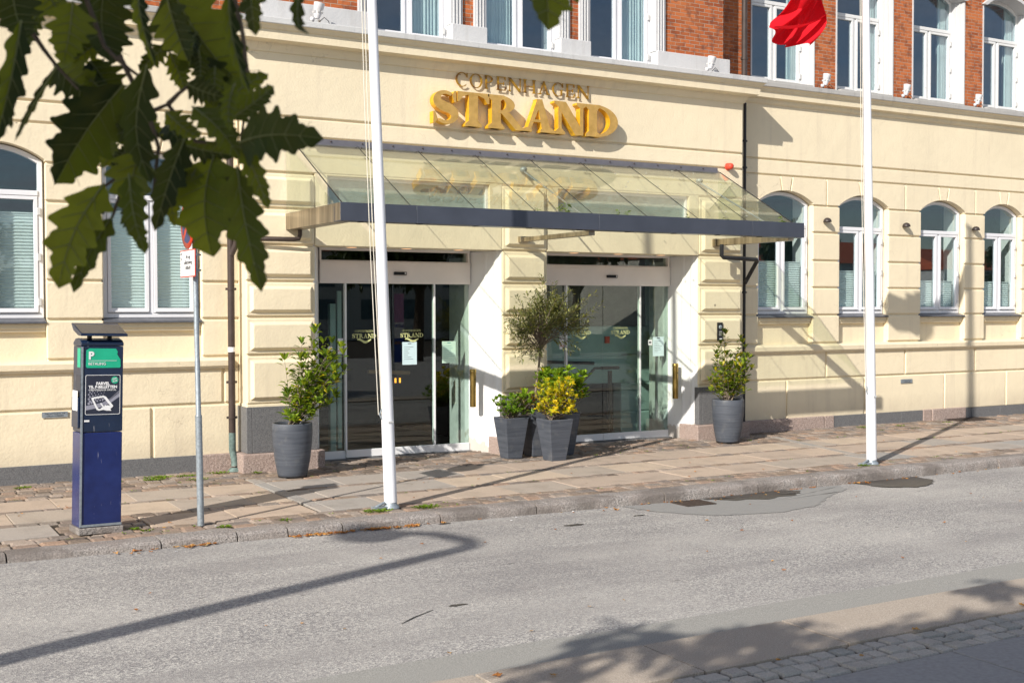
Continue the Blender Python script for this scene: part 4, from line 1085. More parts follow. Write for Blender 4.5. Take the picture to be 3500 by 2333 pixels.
for k, (x, z) in enumerate(((1.86, .66), (13.77, .605))):
    t = thing('wall_plaque', (x, 12.29, z), ('small metal notice on the wall behind the parking meter', 'small metal notice low on the wall past the flagpole')[k], 'plaque', 'small metal notices low on the wall')
    MB().box(x-.12, x+.12, 12.286, 12.292, z-.028, z+.028).build('plate', 'galvanised', t)
    text('lettering', 'HENSTILLING AF', 'ink_black', t, (x-.09, 12.285, z+.006), (1, 0, 0), (0, 0, 1), size=.014, width=.18)
    text('lettering', 'CYKLER FORBUDT', 'ink_black', t, (x-.08, 12.285, z-.016), (1, 0, 0), (0, 0, 1), size=.014, width=.16)

# ================================================================== FLAGPOLES AND FLAG
def flagpole(bx, by, lean, h, label, yr):
    t = thing('flagpole', (bx, by, 0), label, 'flagpole', 'white flagpoles along the kerb')
    top = Vector((bx+lean*h, by, h))
    def on(z): return Vector((bx+lean*z, by, z))
    n_ = 12; pts = [on(.05+(h-.05)*k/n_) for k in range(n_+1)]
    MB().tube(pts, [.056-.024*k/n_ for k in range(n_+1)], n=24).build('pole', 'pole_white', t)
    MB().lathe((bx, by, 0), [(.075, 0), (.07, .02), (.052, .035), (.052, .075)], n=20).build('base_collar', 'galvanised', t)
    b = MB(); b.box(bx-.17, bx-.05, by-.05, by+.03, .004, .022); b.tube([(bx-.15, by-.02, .02), (bx-.08, by-.02, .05), (bx-.05, by, .05)], .012, n=6)
    b.build('hinge_plate', 'galvanised', t)
    b = MB(); zc = .80; c = on(zc)
    b.tube([c+Vector((-.055, -.01, -.04)), c+Vector((-.075, -.01, 0)), c+Vector((-.055, -.01, .05))], .006, n=6)
    cl = b.build('cleat', 'galvanised', t)
    r_ = MB()
    for dx in (-.060, -.095):
        a_, b_ = c+Vector((dx*.9, -.01, 0)), on(h)+Vector((dx*.6, 0, -.05)); mid_ = (a_+b_)/2+Vector((-.03, 0, 0))
        r_.tube([a_, (a_+mid_)/2+Vector((-.008, 0, 0)), mid_, (b_+mid_)/2+Vector((-.004, 0, 0)), b_], .0035, n=6)
    r_.build('halyard', 'rope', t)
    MB().box(c.x-.015, c.x+.03, c.y-.060, c.y-.052, c.z-.07, c.z-.055).build('sticker', 'grey_patch', t)
    MB().lathe((top.x, top.y, h), [(0, .09), (.04, .07), (.055, .04), (.04, .01), (.03, 0)], n=16).build('finial', 'pole_white', t)
    return t
flagpole(4.085, 9.22, -.0355, 6.3, 'white flagpole standing in front of the glass doorway', 0)
flagpole(9.735, 9.16, -.027, 6.7, 'white flagpole between the arched windows, carrying the red flag', 0)
# flag hanging off the halyard of the right pole, blown towards the left
fl = thing('flag', (9.45, 9.16, 6.0), 'red flag with a white cross hanging folded in front of the brick storey', 'flag')
L_ = [(9.50, 6.25), (9.22, 5.75), (8.90, 5.28), (8.60, 4.92), (8.49, 4.73), (8.40, 4.64), (8.31, 4.58), (8.185, 4.50)]
R_ = [(9.52, 5.75), (9.36, 5.45), (9.17, 5.18), (9.03, 5.02), (8.955, 4.86), (8.90, 4.68), (8.82, 4.53), (8.70, 4.37)]
def lerp(a, b, t): return tuple(x+(y-x)*t for x, y in zip(a, b))
def curve(P, t):
    t = max(0, min(.9999, t))*(len(P)-1); i = int(t); f = t-i
    p0, p1, p2, p3 = P[max(i-1, 0)], P[i], P[i+1], P[min(i+2, len(P)-1)]
    return tuple(.5*((2*b_)+(-a_+c_)*f+(2*a_-5*b_+4*c_-d_)*f*f+(-a_+3*b_-3*c_+d_)*f**3) for a_, b_, c_, d_ in zip(p0, p1, p2, p3))
NU, NV = 60, 44; red, wh = MB(), MB(); V = []
for i in range(NU+1):
    t = i/NU; l, r = curve(L_, t), curve(R_, t)
    for j in range(NV+1):
        s_ = j/NV; x, z = lerp(l, r, s_); fs_ = 1+.065*min(1, t/.6)
        bulge = sin(pi*min(1, s_*1.15))*(.075*max(0, (t-.72)/.28)**2)
        y = 9.16+.075*sin(s_*7.2+t*4.2)*(.5+.5*t)+.05*sin(s_*15+t*9+1)+.14*(s_-.5)*sin(t*5+1)
        z -= bulge*.9; x -= .0*t
        # a turned-over fold near the lower edge
        y -= .07*math.exp(-((s_-.35-.2*t)/.06)**2)
        V.append((x*fs_, y*fs_, 1.7+(z-1.7)*fs_))
fr_ = [(i*(NV+1)+j, i*(NV+1)+j+1, (i+1)*(NV+1)+j+1, (i+1)*(NV+1)+j) for i in range(NU) for j in range(NV)]
isw = lambda f: (0.42 < ((f[0] // (NV+1))/NU) < .0) or ((f[0] // (NV+1))/NU < .28 and (f[0] // (NV+1))/NU > .14)
red.add(V, [f for f in fr_ if not isw(f)], True)
fo = red.build('cloth', 'flag_red', fl)
wh.add(V, [f for f in fr_ if isw(f)], True); wh.build('white_cross', 'flag_white', fo)
# loose fold in front of the cloth
fd = MB(); n_ = 16; vv = []; K_ = 1.065
for k in range(n_+1):
    t = k/n_; l = lerp((8.19, 4.50), (8.92, 4.72), t)
    vv += [(l[0], 8.99-.04*sin(pi*t), l[1]-.05*sin(pi*t)), (l[0]+.01, 9.06, l[1]-.05*sin(pi*t)-.018*sin(pi*t))]
fd.add([(x*K_, y*K_, 1.7+(z-1.7)*K_) for x, y, z in vv], [(2*k, 2*k+1, 2*k+3, 2*k+2) for k in range(n_)], True); fd.build('fold', 'flag_red', fo)

# ================================================================== PARKING METER
ang = radians(6.0)
pm = thing('parking_meter', (1.708, 9.375, 0), 'dark blue parking meter with a solar panel and green payment sticker', 'parking meter', rot=(0, radians(1.35), ang))
PM = Matrix.Translation((1.708, 9.375, 0)) @ __import__('mathutils').Euler((0, radians(1.35), ang)).to_matrix().to_4x4()
def pmb(b): b.v = [tuple(PM @ Vector(v)) for v in b.v]; return b
hw, fy, by_ = .156, -.10, .11
b = MB(); b.box(-hw-.012, hw+.012, fy-.02, by_+.02, 0, .05); pmb(b).build('concrete_base', 'kerb_granite', pm, bevel=.006)
b = MB(); b.box(-hw, hw, fy+.002, by_, .052, .765); pmb(b).build('lower_cabinet', 'meter_blue', pm, bevel=.006)
b = MB(); b.box(-hw, hw, fy, by_, .77, 1.415)
pr = [(fy, 1.417), (fy-.004, 1.44), (fy+.03, 1.462), (fy+.10, 1.475), (by_-.05, 1.470), (by_+.004, 1.44), (by_, 1.417)]
k_ = len(pr); b.add([(-hw-.002, y, z) for y, z in pr]+[(hw+.002, y, z) for y, z in pr], [tuple(range(k_)), tuple(range(2*k_-1, k_-1, -1))]+[(i, (i+1) % k_, (i+1) % k_+k_, i+k_) for i in range(k_)])
pmb(b).build('upper_cabinet', 'meter_dark', pm, bevel=.005)
b = MB(); b.box(-hw-.003, -hw+.012, fy-.006, fy-.002, .06, 1.41); b.box(-hw+.012, hw, fy-.005, fy-.002, .058, .075)
pmb(b).build('steel_trim', 'galvanised', pm)
b = MB(); b.box(-hw-.016, -hw-.001, fy+.02, by_-.02, .80, 1.03); pmb(b).build('side_box', 'meter_dark', pm, bevel=.004)
b = MB(); 
pr = [(fy-.03, 1.492), (fy-.03, 1.508), (by_+.01, 1.588), (by_+.02, 1.580), (by_-.04, 1.53), (fy+.05, 1.496)]
k_ = len(pr); x_a, x_b = -.17, .178
b.add([(x_a, y, z) for y, z in pr]+[(x_b, y, z) for y, z in pr], [tuple(range(k_)), tuple(range(2*k_-1, k_-1, -1))]+[(i, (i+1) % k_, (i+1) % k_+k_, i+k_) for i in range(k_)])
sp_ = pmb(b).build('solar_panel', 'meter_dark', pm, bevel=.002, seg=1)
b = MB(); sl = (1.588-1.508)/(by_+.01-(fy-.03))
for k in range(8):
    y0_ = fy-.022+k*.0255; y1_ = y0_+.0235
    b.add([(x_a+.008, y0_, 1.5115+sl*(y0_-fy+.03)), (x_b-.008, y0_, 1.5115+sl*(y0_-fy+.03)), (x_b-.008, y1_, 1.5115+sl*(y1_-fy+.03)), (x_a+.008, y1_, 1.5115+sl*(y1_-fy+.03))], [(0, 1, 2, 3)])
pmb(b).build('solar_cell', 'solar_cell', sp_)
b = MB(); b.tube([(-.07, 0, 1.46), (-.07, 0, 1.52)], .018, n=10); b.tube([(.08, 0, 1.46), (.08, 0, 1.52)], .018, n=10); pmb(b).build('panel_foot', 'black_plastic', pm)
def rrect(x0, x1, z0, z1, r, n=5):
    o = []
    for cx_, cz_, a0 in ((x1-r, z1-r, 0), (x0+r, z1-r, pi/2), (x0+r, z0+r, pi), (x1-r, z0+r, 3*pi/2)):
        o += [(cx_+r*cos(a0+pi/2*k/n), cz_+r*sin(a0+pi/2*k/n)) for k in range(n+1)]
    return o
def flat(b, pts, y): b.add([(x, y, z) for x, z in pts], [tuple(range(len(pts)))]); return b
YF = fy-.0025
gs = pmb(flat(MB(), [(-.122, 1.385), (-.10, 1.400), (.098, 1.398), (.112, 1.375), (.108, 1.355), (.124, 1.330), (.133, 1.315), (.135, 1.262), (.128, 1.253), (-.115, 1.253), (-.124, 1.262)], YF)).build('green_sticker', 'sticker_green', pm)
bs = pmb(flat(MB(), rrect(-.126, .134, .900, 1.200, .012), YF)).build('black_sticker', 'sticker_black', pm)
b = MB(); b.ring(rrect(-.126, .134, .900, 1.200, .012), rrect(-.1225, .1305, .9035, 1.1965, .010), YF-.0012, YF-.0006); pmb(b).build('sticker_border', 'sign_white', bs)
b = flat(MB(), [(-.122, .935), (-.122, .968), (.0, .990), (.130, 1.062), (.130, 1.085), (.130, 1.035), (.06, .985), (-.02, .953)], YF-.0008)
rr = random.Random(3)
for i in range(7):
    for j in range(6):
        r_ = .0095-.0013*i*.6-.0008*j
        if r_ > .002: flat(b, [(-.10+.021*j+.008*(i % 2)+r_*cos(q), .985+.017*i+.006*j+r_*sin(q)) for q in [2*pi*k/10 for k in range(10)]], YF-.0009-.00003*(i+j*7))
pmb(b).build('sticker_pattern', 'sticker_grey', bs)
b = MB(); b.ring([(-.078, 1.030), (.010, 1.043), (.028, 1.035), (.082, .965), (.072, .950), (-.025, .930), (-.042, .938), (-.080, 1.018)],
                [(-.062, 1.020), (.006, 1.030), (.012, 1.026), (.062, .962), (.056, .958), (-.022, .943), (-.030, .947), (-.064, 1.012)], YF-.0035, YF-.0022)
flat(b, [(-.018, .985), (-.008, .990), (.012, .962), (.022, .972), (.034, .968), (.042, .972), (.050, .966), (.060, .970), (.064, .958), (.068, .950), (.060, .942), (.068, .928), (.030, .930), (.004, .938), (-.012, .950), (.002, .958)], YF-.0048)
pmb(b).build('tablet_pictogram', 'sign_white', bs)
b = flat(MB(), [(.092+.027*cos(2*pi*k/28), 1.160+.027*sin(2*pi*k/28)) for k in range(28)], YF-.0016); gd = pmb(b).build('green_dot', 'sticker_green', bs)
def ptext(s, x, z, size, width, mat, par, y, dx=(1, 0, 0), dz=(0, 0, 1), bold=.0):
    M3 = PM.to_3x3()
    return text('lettering', s, mat, par, PM @ Vector((x, y, z)), M3 @ Vector(dx), M3 @ Vector(dz), size=size, width=width, bold=bold)
ptext('P', -.105, 1.320, .078, .040, 'sign_white', gs, YF-.002, bold=.0035)
ptext('BETALING', -.106, 1.274, .030, .126, 'sign_white', gs, YF-.002)
b = MB(); b.box(-.105, .105, YF-.002, YF-.001, 1.306, 1.3085); pmb(b).build('sticker_line', 'sign_white', gs)
ptext('FARVEL', -.047, 1.125, .030, .100, 'sign_white', bs, YF-.002, bold=.0012)
ptext('TIL P-BILLETTEN', -.102, 1.100, .028, .212, 'sign_white', bs, YF-.002, bold=.0012)
ptext('FREMTIDEN ER DIGITAL', -.096, 1.080, .019, .200, 'sign_white', bs, YF-.002)
ptext('P', -.004, 1.003, .030, .022, 'sticker_grey', bs, YF-.002, bold=.001)
ptext('GRØN', .073, 1.160, .017, .036, 'sign_white', gd, YF-.003, dx=(1, 0, .25), dz=(-.25, 0, 1))
ptext('ZONE', .077, 1.143, .017, .036, 'sign_white', gd, YF-.003, dx=(1, 0, .25), dz=(-.25, 0, 1))
b = MB(); b.box(-.132, -.094, YF-.001, YF-.0003, .848, .862); pmb(b).build('small_sticker', 'sign_white', pm)
# stickers on the left flank
XL = -hw-.0015
def flank(name, y0, y1, z0, z1, mat, x=XL):
    b = MB(); b.add([(x, y0, z0), (x, y1, z0), (x, y1, z1), (x, y0, z1)], [(0, 1, 2, 3)]); return pmb(b).build(name, mat, pm)
flank('green_sticker', fy+.02, .0, 1.255, 1.40, 'sticker_green'); flank('black_sticker', fy+.015, .03, 1.06, 1.20, 'sticker_black')
flank('white_sticker', fy+.03, .06, .93, 1.08, 'sign_white', XL-.016)

# ================================================================== NO STOPPING SIGN
sx, sy = 2.464, 9.22; ln = -.012
ts = thing('traffic_sign', (sx, sy, 0), 'grey steel post with a round red no stopping sign behind the leaves', 'traffic sign')
def so(z): return (sx+ln*z, sy, z)
MB().tube([so(0), so(.86)], .0265, n=18).tube([so(.86), so(.875), so(2.75)], [.0265, .0205, .0195], n=18).build('post', 'galvanised', ts)
px_ = sx+ln*2.2-.055
b = MB(); b.lathe((px_, sy, 2.355), [(0, -.003), (.195, -.003), (.195, .003), (0, .003)], n=44, axis='x'); disc = b.build('round_sign', 'sign_red', ts)
def yz(b, pts, x): b.add([(x, sy+y, 2.355+z) for y, z in pts], [tuple(range(len(pts)))]); return b
R1 = .152
b = MB()
for q in range(4):
    a0 = pi/4+q*pi/2+.15; a1 = a0+pi/2-.30
    yz(b, [(.026*cos((a0+a1)/2)*1.3, .026*sin((a0+a1)/2)*1.3)]+[(R1*cos(a0+(a1-a0)*k/12), R1*sin(a0+(a1-a0)*k/12)) for k in range(13)], px_-.0042)
b.build('sign_face', 'sign_blue', disc)
pl = MB().box(px_-.003, px_+.003, sy-.215, sy+.215, 1.942, 2.152).build('sign_plate', 'sign_red', ts)
MB().box(px_-.0045, px_-.0032, sy-.208, sy+.208, 1.950, 2.144).build('sign_face', 'sign_white', pl)
for s, z, w in (('Af-og', 2.085, .14), ('pålæsning', 2.043, .23), ('tilladt', 2.002, .16)):
    text('lettering', s, 'ink_black', pl, (px_-.0055, sy+.0+w/2-.02, z), (0, -1, 0), (0, 0, 1), size=.042, width=w)
text('lettering', '5m', 'ink_black', pl, (px_-.0055, sy+.195, 2.118), (0, -1, 0), (0, 0, 1), size=.024, width=.035)
MB().add([(px_-.0055, sy+.178, 2.10), (px_-.0055, sy+.162, 2.08), (px_-.0055, sy+.194, 2.08)], [(0, 1, 2)]).add([(px_-.0055, sy+.175, 2.08), (px_-.0055, sy+.181, 2.08), (px_-.0055, sy+.181, 1.985), (px_-.0055, sy+.175, 1.985)], [(0, 1, 2, 3)]).build('arrow', 'ink_black', pl)
for z in (1.995, 2.115, 2.30, 2.42):
    p = so(z); MB().tube([(p[0], p[1], z-.010), (p[0], p[1], z+.010)], .026, n=14).box(px_+.004, p[0]+.045, sy-.008, sy+.008, z-.006, z+.008).build('clamp', 'galvanised', ts)

# ================================================================== GROUND
def sheet(name, pts, z, mat, kind='structure', parent=None):
    b = MB(); b.add([(x, y, z) for x, y in pts], [tuple(range(len(pts)))]); o = b.build(name, mat, parent)
    if kind: tag(o, kind=kind)
    return o
sheet('ground', [(-300, -300), (300, -300), (300, 300), (-300, 300)], -.30, 'joint_soil')
def roadz(x, y):
    t = max(0, min(1, (x-1)/6)); far = -.052-.055*t
    return far+(-.025-far)*max(0, min(1, (8.77-y)/3.9))**1.5
YK = 8.76
def road_patch(name, xs, ys, mat, dz=0.0, shape=None):
    b = MB(); vs = [(x, y, roadz(x, y)+dz) for x in xs for y in ys]; m_ = len(ys)
    fs = [(i*m_+j, (i+1)*m_+j, (i+1)*m_+j+1, i*m_+j+1) for i in range(len(xs)-1) for j in range(m_-1)]
    o = b.add(vs, fs, True).build(name, mat)
    return tag(o, kind='structure')
fx = [-40, -20, -8, -3, 0]+[.5*k for k in range(1, 40)]+[24, 40, 80]
fyv = [4.75+.0, 5.0, 5.4, 5.8, 6.3, 6.8, 7.3, 7.8, 8.2, 8.5, 8.70, 8.80, 9.0]
road_patch('road', fx, fyv, 'asphalt')
def road_blob(name, pts, mat, dz):
    """a flat-lying patch: outline filled with a fan that follows the camber"""
    cx_ = sum(p[0] for p in pts)/len(pts); cy_ = sum(p[1] for p in pts)/len(pts); b = MB(); k = len(pts); vs = [(cx_, cy_, roadz(cx_, cy_)+dz)]
    for f in (.33, .66, 1.0): vs += [(cx_+(x-cx_)*f, cy_+(y-cy_)*f, roadz(cx_+(x-cx_)*f, cy_+(y-cy_)*f)+dz) for x, y in pts]
    fs = [(0, 1+i, 1+(i+1) % k) for i in range(k)]
    for r_ in range(2): fs += [(1+r_*k+i, 1+(r_+1)*k+i, 1+(r_+1)*k+(i+1) % k, 1+r_*k+(i+1) % k) for i in range(k)]
    return tag(b.add(vs, fs, True).build(name, mat), kind='structure')
def wob(pts, a, n=6, seed=1):
    rr = random.Random(seed); o = []
    for i, p in enumerate(pts):
        q = pts[(i+1) % len(pts)]
        for k in range(n): t = k/n; o.append((p[0]+(q[0]-p[0])*t+rr.uniform(-a, a), p[1]+(q[1]-p[1])*t+rr.uniform(-a, a)))
    return o
xs_ = [-40, -10, 0]+[.4*k for k in range(1, 48)]+[30, 60]
rr = random.Random(5); edge = [5.21+rr.uniform(-.02, .02) for _ in xs_]
b = MB(); vs = []
for x, e in zip(xs_, edge): vs += [(x, 4.79, roadz(x, 4.79)+.004), (x, e, roadz(x, e)+.004)]
tag(b.add(vs, [(2*k, 2*k+2, 2*k+3, 2*k+1) for k in range(len(xs_)-1)], True).build('road', 'asphalt_smooth'), kind='structure')
road_blob('road', wob([(6.15, 8.74), (6.25, 8.35), (6.60, 7.92), (7.15, 7.78), (7.72, 7.90), (8.2, 8.25), (8.7, 8.5), (8.8, 8.74)], .022, 9), 'asphalt_patch', .004)
road_blob('road_damp', wob([(7.05, 8.745), (7.25, 8.52), (7.6, 8.42), (8.0, 8.48), (8.2, 8.62), (8.1, 8.745)], .03, 5, 2), 'asphalt_damp', .008)
road_blob('road_damp', wob([(9.05, 8.745), (9.1, 8.35), (9.35, 8.22), (9.7, 8.28), (9.9, 8.5), (9.95, 8.745)], .03, 5, 3), 'asphalt_damp', .008)
road_blob('road_crack', wob([(2.68, 5.92), (2.80, 6.02), (2.97, 6.12), (2.974, 6.118), (2.803, 6.017), (2.683, 5.916)], .0012, 4, 4), 'tar_crack', .004)
for k, (x, y, s) in enumerate(((3.15, 6.15, .05), (5.25, 8.15, .08), (6.0, 8.28, .05), (4.35, 8.72, .05))):
    road_blob('road_stain', wob([(x+s*cos(a)*1.3, y+s*.45*sin(a)) for a in [pi/3*q for q in range(6)]], s*.12, 3, k), 'asphalt_damp', .004)

# far pavement
tag(MB().box(-40, 60, 8.98, 12.6, -.30, -.012).build('pavement_base', 'joint_soil'), kind='structure')
kb = MB(); x = -6.0; rr = random.Random(11)
kx = [-6, -4.7, -3.4, -2.3, -1.2, -.1, 1.0, 2.05, 2.62, 3.02, 3.47, 4.33, 5.26, 6.64, 7.77, 8.54, 10.27, 11.3, 12.6, 13.9, 15.2, 16.6, 18, 20, 23, 27]
for a, c in zip(kx[:-1], kx[1:]):
    j = rr.uniform(-.008, .008); h = rr.uniform(-.004, .004)
    n_ = max(2, int((c-a)/.12)); prof = [(8.99, -.2), (8.99, .0+h), (8.84, .004+h), (8.79, -.004+h), (YK+.006, -.022+h), (YK, -.05+h), (YK-.01, -.2)]
    vs = []
    for i in range(n_+1):
        x_ = a+.006+(c-a-.012)*i/n_
        for y_, z_ in prof: vs.append((x_+(rr.uniform(-.003, .003) if 0 < i < n_ else 0), y_+j+rr.uniform(-.004, .004), z_+rr.uniform(-.0035, .0035)))
    m_ = len(prof); fs = [(i*m_+q, i*m_+q+1, (i+1)*m_+q+1, (i+1)*m_+q) for i in range(n_) for q in range(m_-1)]
    kb.add(vs, fs, False); kb.add(vs[:m_], [tuple(range(m_))]); kb.add(vs[-m_:], [tuple(range(m_))])
tag(kb.build('kerb', 'kerb_granite', bevel=.003, seg=1), kind='structure')
def slab_row(b, y0, y1, xs, ztop, rr, holes=()):
    # concrete slabs with a fine chamfer
    for a, c in zip(xs[:-1], xs[1:]):
        if any(h0 < (a+c)/2 < h1 for h0, h1 in holes): continue
        dz = rr.uniform(-.003, .003); t1, t2 = rr.uniform(-.002, .002), rr.uniform(-.002, .002)
        g = .0028; ch = .003
        vs = [(a+g, y0+g, -.03), (c-g, y0+g, -.03), (c-g, y1-g, -.03), (a+g, y1-g, -.03),
              (a+g, y0+g, ztop+dz-ch), (c-g, y0+g, ztop+dz-ch+t1), (c-g, y1-g, ztop+dz-ch+t2), (a+g, y1-g, ztop+dz-ch),
              (a+g+ch, y0+g+ch, ztop+dz), (c-g-ch, y0+g+ch, ztop+dz+t1), (c-g-ch, y1-g-ch, ztop+dz+t2), (a+g+ch, y1-g-ch, ztop+dz)]
        b.add(vs, [(0, 1, 5, 4), (1, 2, 6, 5), (2, 3, 7, 6), (3, 0, 4, 7), (4, 5, 9, 8), (5, 6, 10, 9), (6, 7, 11, 10), (7, 4, 8, 11), (8, 9, 10, 11)])
rr = random.Random(21); sa, sg = MB(), MB()
rows = ((9.36, 9.87, .0), (10.03, 10.55, .33), (10.68, 11.20, .12))
for r_, (y0, y1, off) in enumerate(rows):
    x = -7.0+off
    while x < 26:
        w = .655+rr.uniform(-.004, .004); c = x+w
        skip = (r_ == 0 and 1.42 < (x+c)/2 < 2.15)
        a_, c_ = x, c
        if a_ < 3.50 < c_:
            if c_ > 3.66: slab_row(sg, y0, y1, [3.63, c_], 0, rr)
            c_ = 3.495
        if 3.495 <= a_ < 3.63 < c_: a_ = 3.63
        tgt = sg if (rr.random() < .13 or (r_ >= 1 and 3.6 < x < 5.0) or (r_ == 0 and 3.6 < x < 4.1)) else sa
        if r_ == 0 and a_ < 1.44 < c_: slab_row(tgt, y0, y1, [a_, 1.44], 0, rr)
        elif r_ == 0 and a_ < 2.12 < c_: slab_row(tgt, y0, y1, [2.12, c_], 0, rr)
        elif not skip and c_-a_ > .08: slab_row(tgt, y0, y1, [a_, c_], 0, rr)
        x = c
tag(sa.build('pavement', 'slab_concrete'), kind='structure'); tag(sg.build('pavement', 'slab_concrete_grey'), kind='structure')
def sett(b, x0, x1, y0, y1, z, rr, crown=.006):
    g = rr.uniform(.002, .006)+(.005 if crown > .008 else 0); dz = rr.uniform(-.006, .004); q = lambda: rr.uniform(-.006, .006)
    c = [(x0+g+q(), y0+g+q()), (x1-g+q(), y0+g+q()), (x1-g+q(), y1-g+q()), (x0+g+q(), y1-g+q())]
    mx, my = (x0+x1)/2, (y0+y1)/2
    k1, k2 = (.80, .76) if crown < .008 else (.90, .86)
    ins = [(mx+(x-mx)*k1, my+(y-my)*k2) for x, y in c]
    vs = [(x, y, -.035) for x, y in c]+[(x, y, z+dz-crown*1.4) for x, y in c]+[(x, y, z+dz+rr.uniform(-.0025, .0025)) for x, y in ins]
    b.add(vs, [(i, (i+1) % 4, 4+(i+1) % 4, 4+i) for i in range(4)]+[(4+i, 4+(i+1) % 4, 8+(i+1) % 4, 8+i) for i in range(4)]+[(8, 9, 10, 11)])
def sett_band(b, xa, xb, ya, yb, sx_, sy_, rr, z=0.0, avoid=None, crown=.006):
    n_ = max(1, round((yb-ya)/sy_)); sy_ = (yb-ya)/n_
    for j in range(n_):
        x = xa+rr.uniform(0, sx_)*.5
        while x < xb:
            w = sx_*rr.uniform(.75, 1.3); y0 = ya+j*sy_
            if not (avoid and avoid(x+w/2, y0+sy_/2)): sett(b, x, min(x+w, xb), y0, y0+sy_, z, rr, crown)
            x += w
rr = random.Random(31); st = MB()
sett_band(st, -6, 24, 9.0, 9.355, .15, .118, rr, avoid=lambda x, y: 1.60 < x < 1.95 and y > 9.42)
sett_band(st, 1.45, 2.11, 9.36, 9.87, .15, .125, rr)
sett_band(st, -6, 3.49, 9.88, 10.02, .17, .14, rr); sett_band(st, 3.64, 24, 9.88, 10.02, .17, .14, rr)
sett_band(st, -6, 3.49, 10.56, 10.67, .17, .11, rr); sett_band(st, 3.64, 24, 10.56, 10.67, .17, .11, rr)
sett_band(st, -6, 24, 11.21, 12.30, .15, .125, rr, avoid=lambda x, y: (14.5 < x < 15.3 and y > 11.9))
sett_band(st, 4.53, 6.66, 12.31, 12.40, .15, .09, rr); sett_band(st, 7.43, 9.56, 12.31, 12.40, .15, .09, rr)
tag(st.build('pavement', 'sett_stone'), kind='structure')
b = MB(); rr = random.Random(41)
y = 9.36
while y < 11.2: slab_row(b, y, y+.30, [3.505, 3.625], .003, rr); y += .30
for k in range(7):
    b.prism_z([(10.02+.085*k, 9.36+.34*k), (10.13+.085*k, 9.36+.34*k), (10.21+.085*k, 9.69+.34*k), (10.10+.085*k, 9.69+.34*k)], -.02, .0045)
tag(b.build('pavement', 'slab_concrete_grey'), kind='structure')

# near pavement
NK = [-8, -6, -4.2, -2.4, -.7, .8, 2.55, 3.51, 4.435, 6.2, 7.9, 9.8, 12, 15, 19, 24]
b = MB(); rr = random.Random(51)
for a, c in zip(NK[:-1], NK[1:]): b.box(a+.006, c-.006, 4.315, 4.815, -.2, rr.uniform(-.002, .002))
tag(b.build('kerb', 'near_kerb_granite', bevel=.003), kind='structure')
b = MB(); sett_band(b, -3, 16, 3.98, 4.31, .125, .11, rr, z=-.004, crown=.0085); tag(b.build('path', 'near_sett_stone'), kind='structure')
tag(MB().box(-40, 60, -13, 4.31, -.31, -.022).build('path_base', 'joint_soil'), kind='structure')
b = MB(); sx2 = -6.2
while sx2 < 20:
    slab_row(b, 2.75, 3.972, [sx2, sx2+1.22], -.004, rr); slab_row(b, 1.5, 2.74, [sx2+.4, sx2+1.62], -.004, rr); sx2 += 1.22
b.box(-40, 60, -12.5, 1.495, -.3, -.006)
tag(b.build('path', 'near_slab'), kind='structure')

# drain and cellar gratings
def grate(x0, x1, y0, y1, z, n_, label, name, lon):
    t = thing(name, ((x0+x1)/2, (y0+y1)/2, z), label, 'grating')
    b = MB(); b.ring([(x0, y0), (x1, y0), (x1, y1), (x0, y1)], [(x0+.02, y0+.02), (x1-.02, y0+.02), (x1-.02, y1-.02), (x0+.02, y1-.02)], 0, 1)
    b.v = [(v[0], v[2], z-.02+.026*(1-v[1])) for v in b.v]; b.build('frame', 'cast_iron', t)
    b = MB()
    for k in range(n_):
        if lon: y = y0+.03+(y1-y0-.06)*k/(n_-1); b.box(x0+.02, x1-.02, y-.006, y+.006, z-.02, z+.004)
        else: x = x0+.03+(x1-x0-.06)*k/(n_-1); b.box(x-.008, x+.008, y0+.02, y1-.02, z-.02, z+.004)
    b.build('bars', 'cast_iron', t)
    MB().box(x0+.01, x1-.01, y0+.01, y1-.01, z-.018, z-.012).build('pit', 'black_plastic', t)
grate(6.66, 6.99, 8.44, 8.70, roadz(6.8, 8.5)+.006, 10, 'rusty cast iron gutter drain in the road against the kerb', 'gutter_drain', False)
grate(14.55, 15.25, 11.88, 12.28, .0, 16, 'rusty cellar grating in the setts at the foot of the wall', 'cellar_grating', True)

# fallen leaves and litter
b = MB(); rr = random.Random(61)
def dead(b, x, y, z, s):
    a = rr.uniform(0, 6.28); n_ = rr.choice((5, 7)); vs = [Vector((x, y, z+.004))]
    for k in range(n_*2):
        r_ = s*(.5 if k % 2 else .95)*rr.uniform(.75, 1.1); q = a+pi*k/n_
        vs.append(Vector((x+r_*cos(q), y+r_*.8*sin(q), z+.003+rr.uniform(0, s*.55))))
    b.add(vs, [(0, 1+k, 1+(k+1) % (2*n_)) for k in range(2*n_)], False)
def drift(x0, x1, n_, spread=.06, s=.022):
    for _ in range(n_):
        x = rr.uniform(x0, x1); y = YK-.01-abs(rr.gauss(0, spread)); dead(b, x, y, roadz(x, y)+.004, s*rr.uniform(.6, 1.3))
drift(3.02, 3.55, 70, .03, .022); drift(3.62, 4.1, 80, .03, .022); drift(3.9, 4.35, 14, .04); drift(2.2, 2.45, 26, .03); drift(1.2, 2.3, 12, .05); drift(6.62, 6.95, 16, .04, .016)
drift(4.4, 6.5, 8, .05, .018); drift(7.0, 8.0, 14, .08, .017); drift(8.15, 8.5, 10, .03, .018); drift(8.95, 9.2, 16, .05, .020); drift(9.3, 10.0, 8, .05, .018); drift(10.2, 12.4, 14, .05, .018)
for _ in range(60):
    x = rr.uniform(1, 11); y = rr.uniform(5.2, 8.6)**1; dead(b, x, y, roadz(x, y)+.004, .014*rr.uniform(.7, 1.4)) if rr.random() < .6 else None
for _ in range(46): dead(b, rr.uniform(1, 13), rr.uniform(9.1, 11.9), .004, .016*rr.uniform(.7, 1.3))
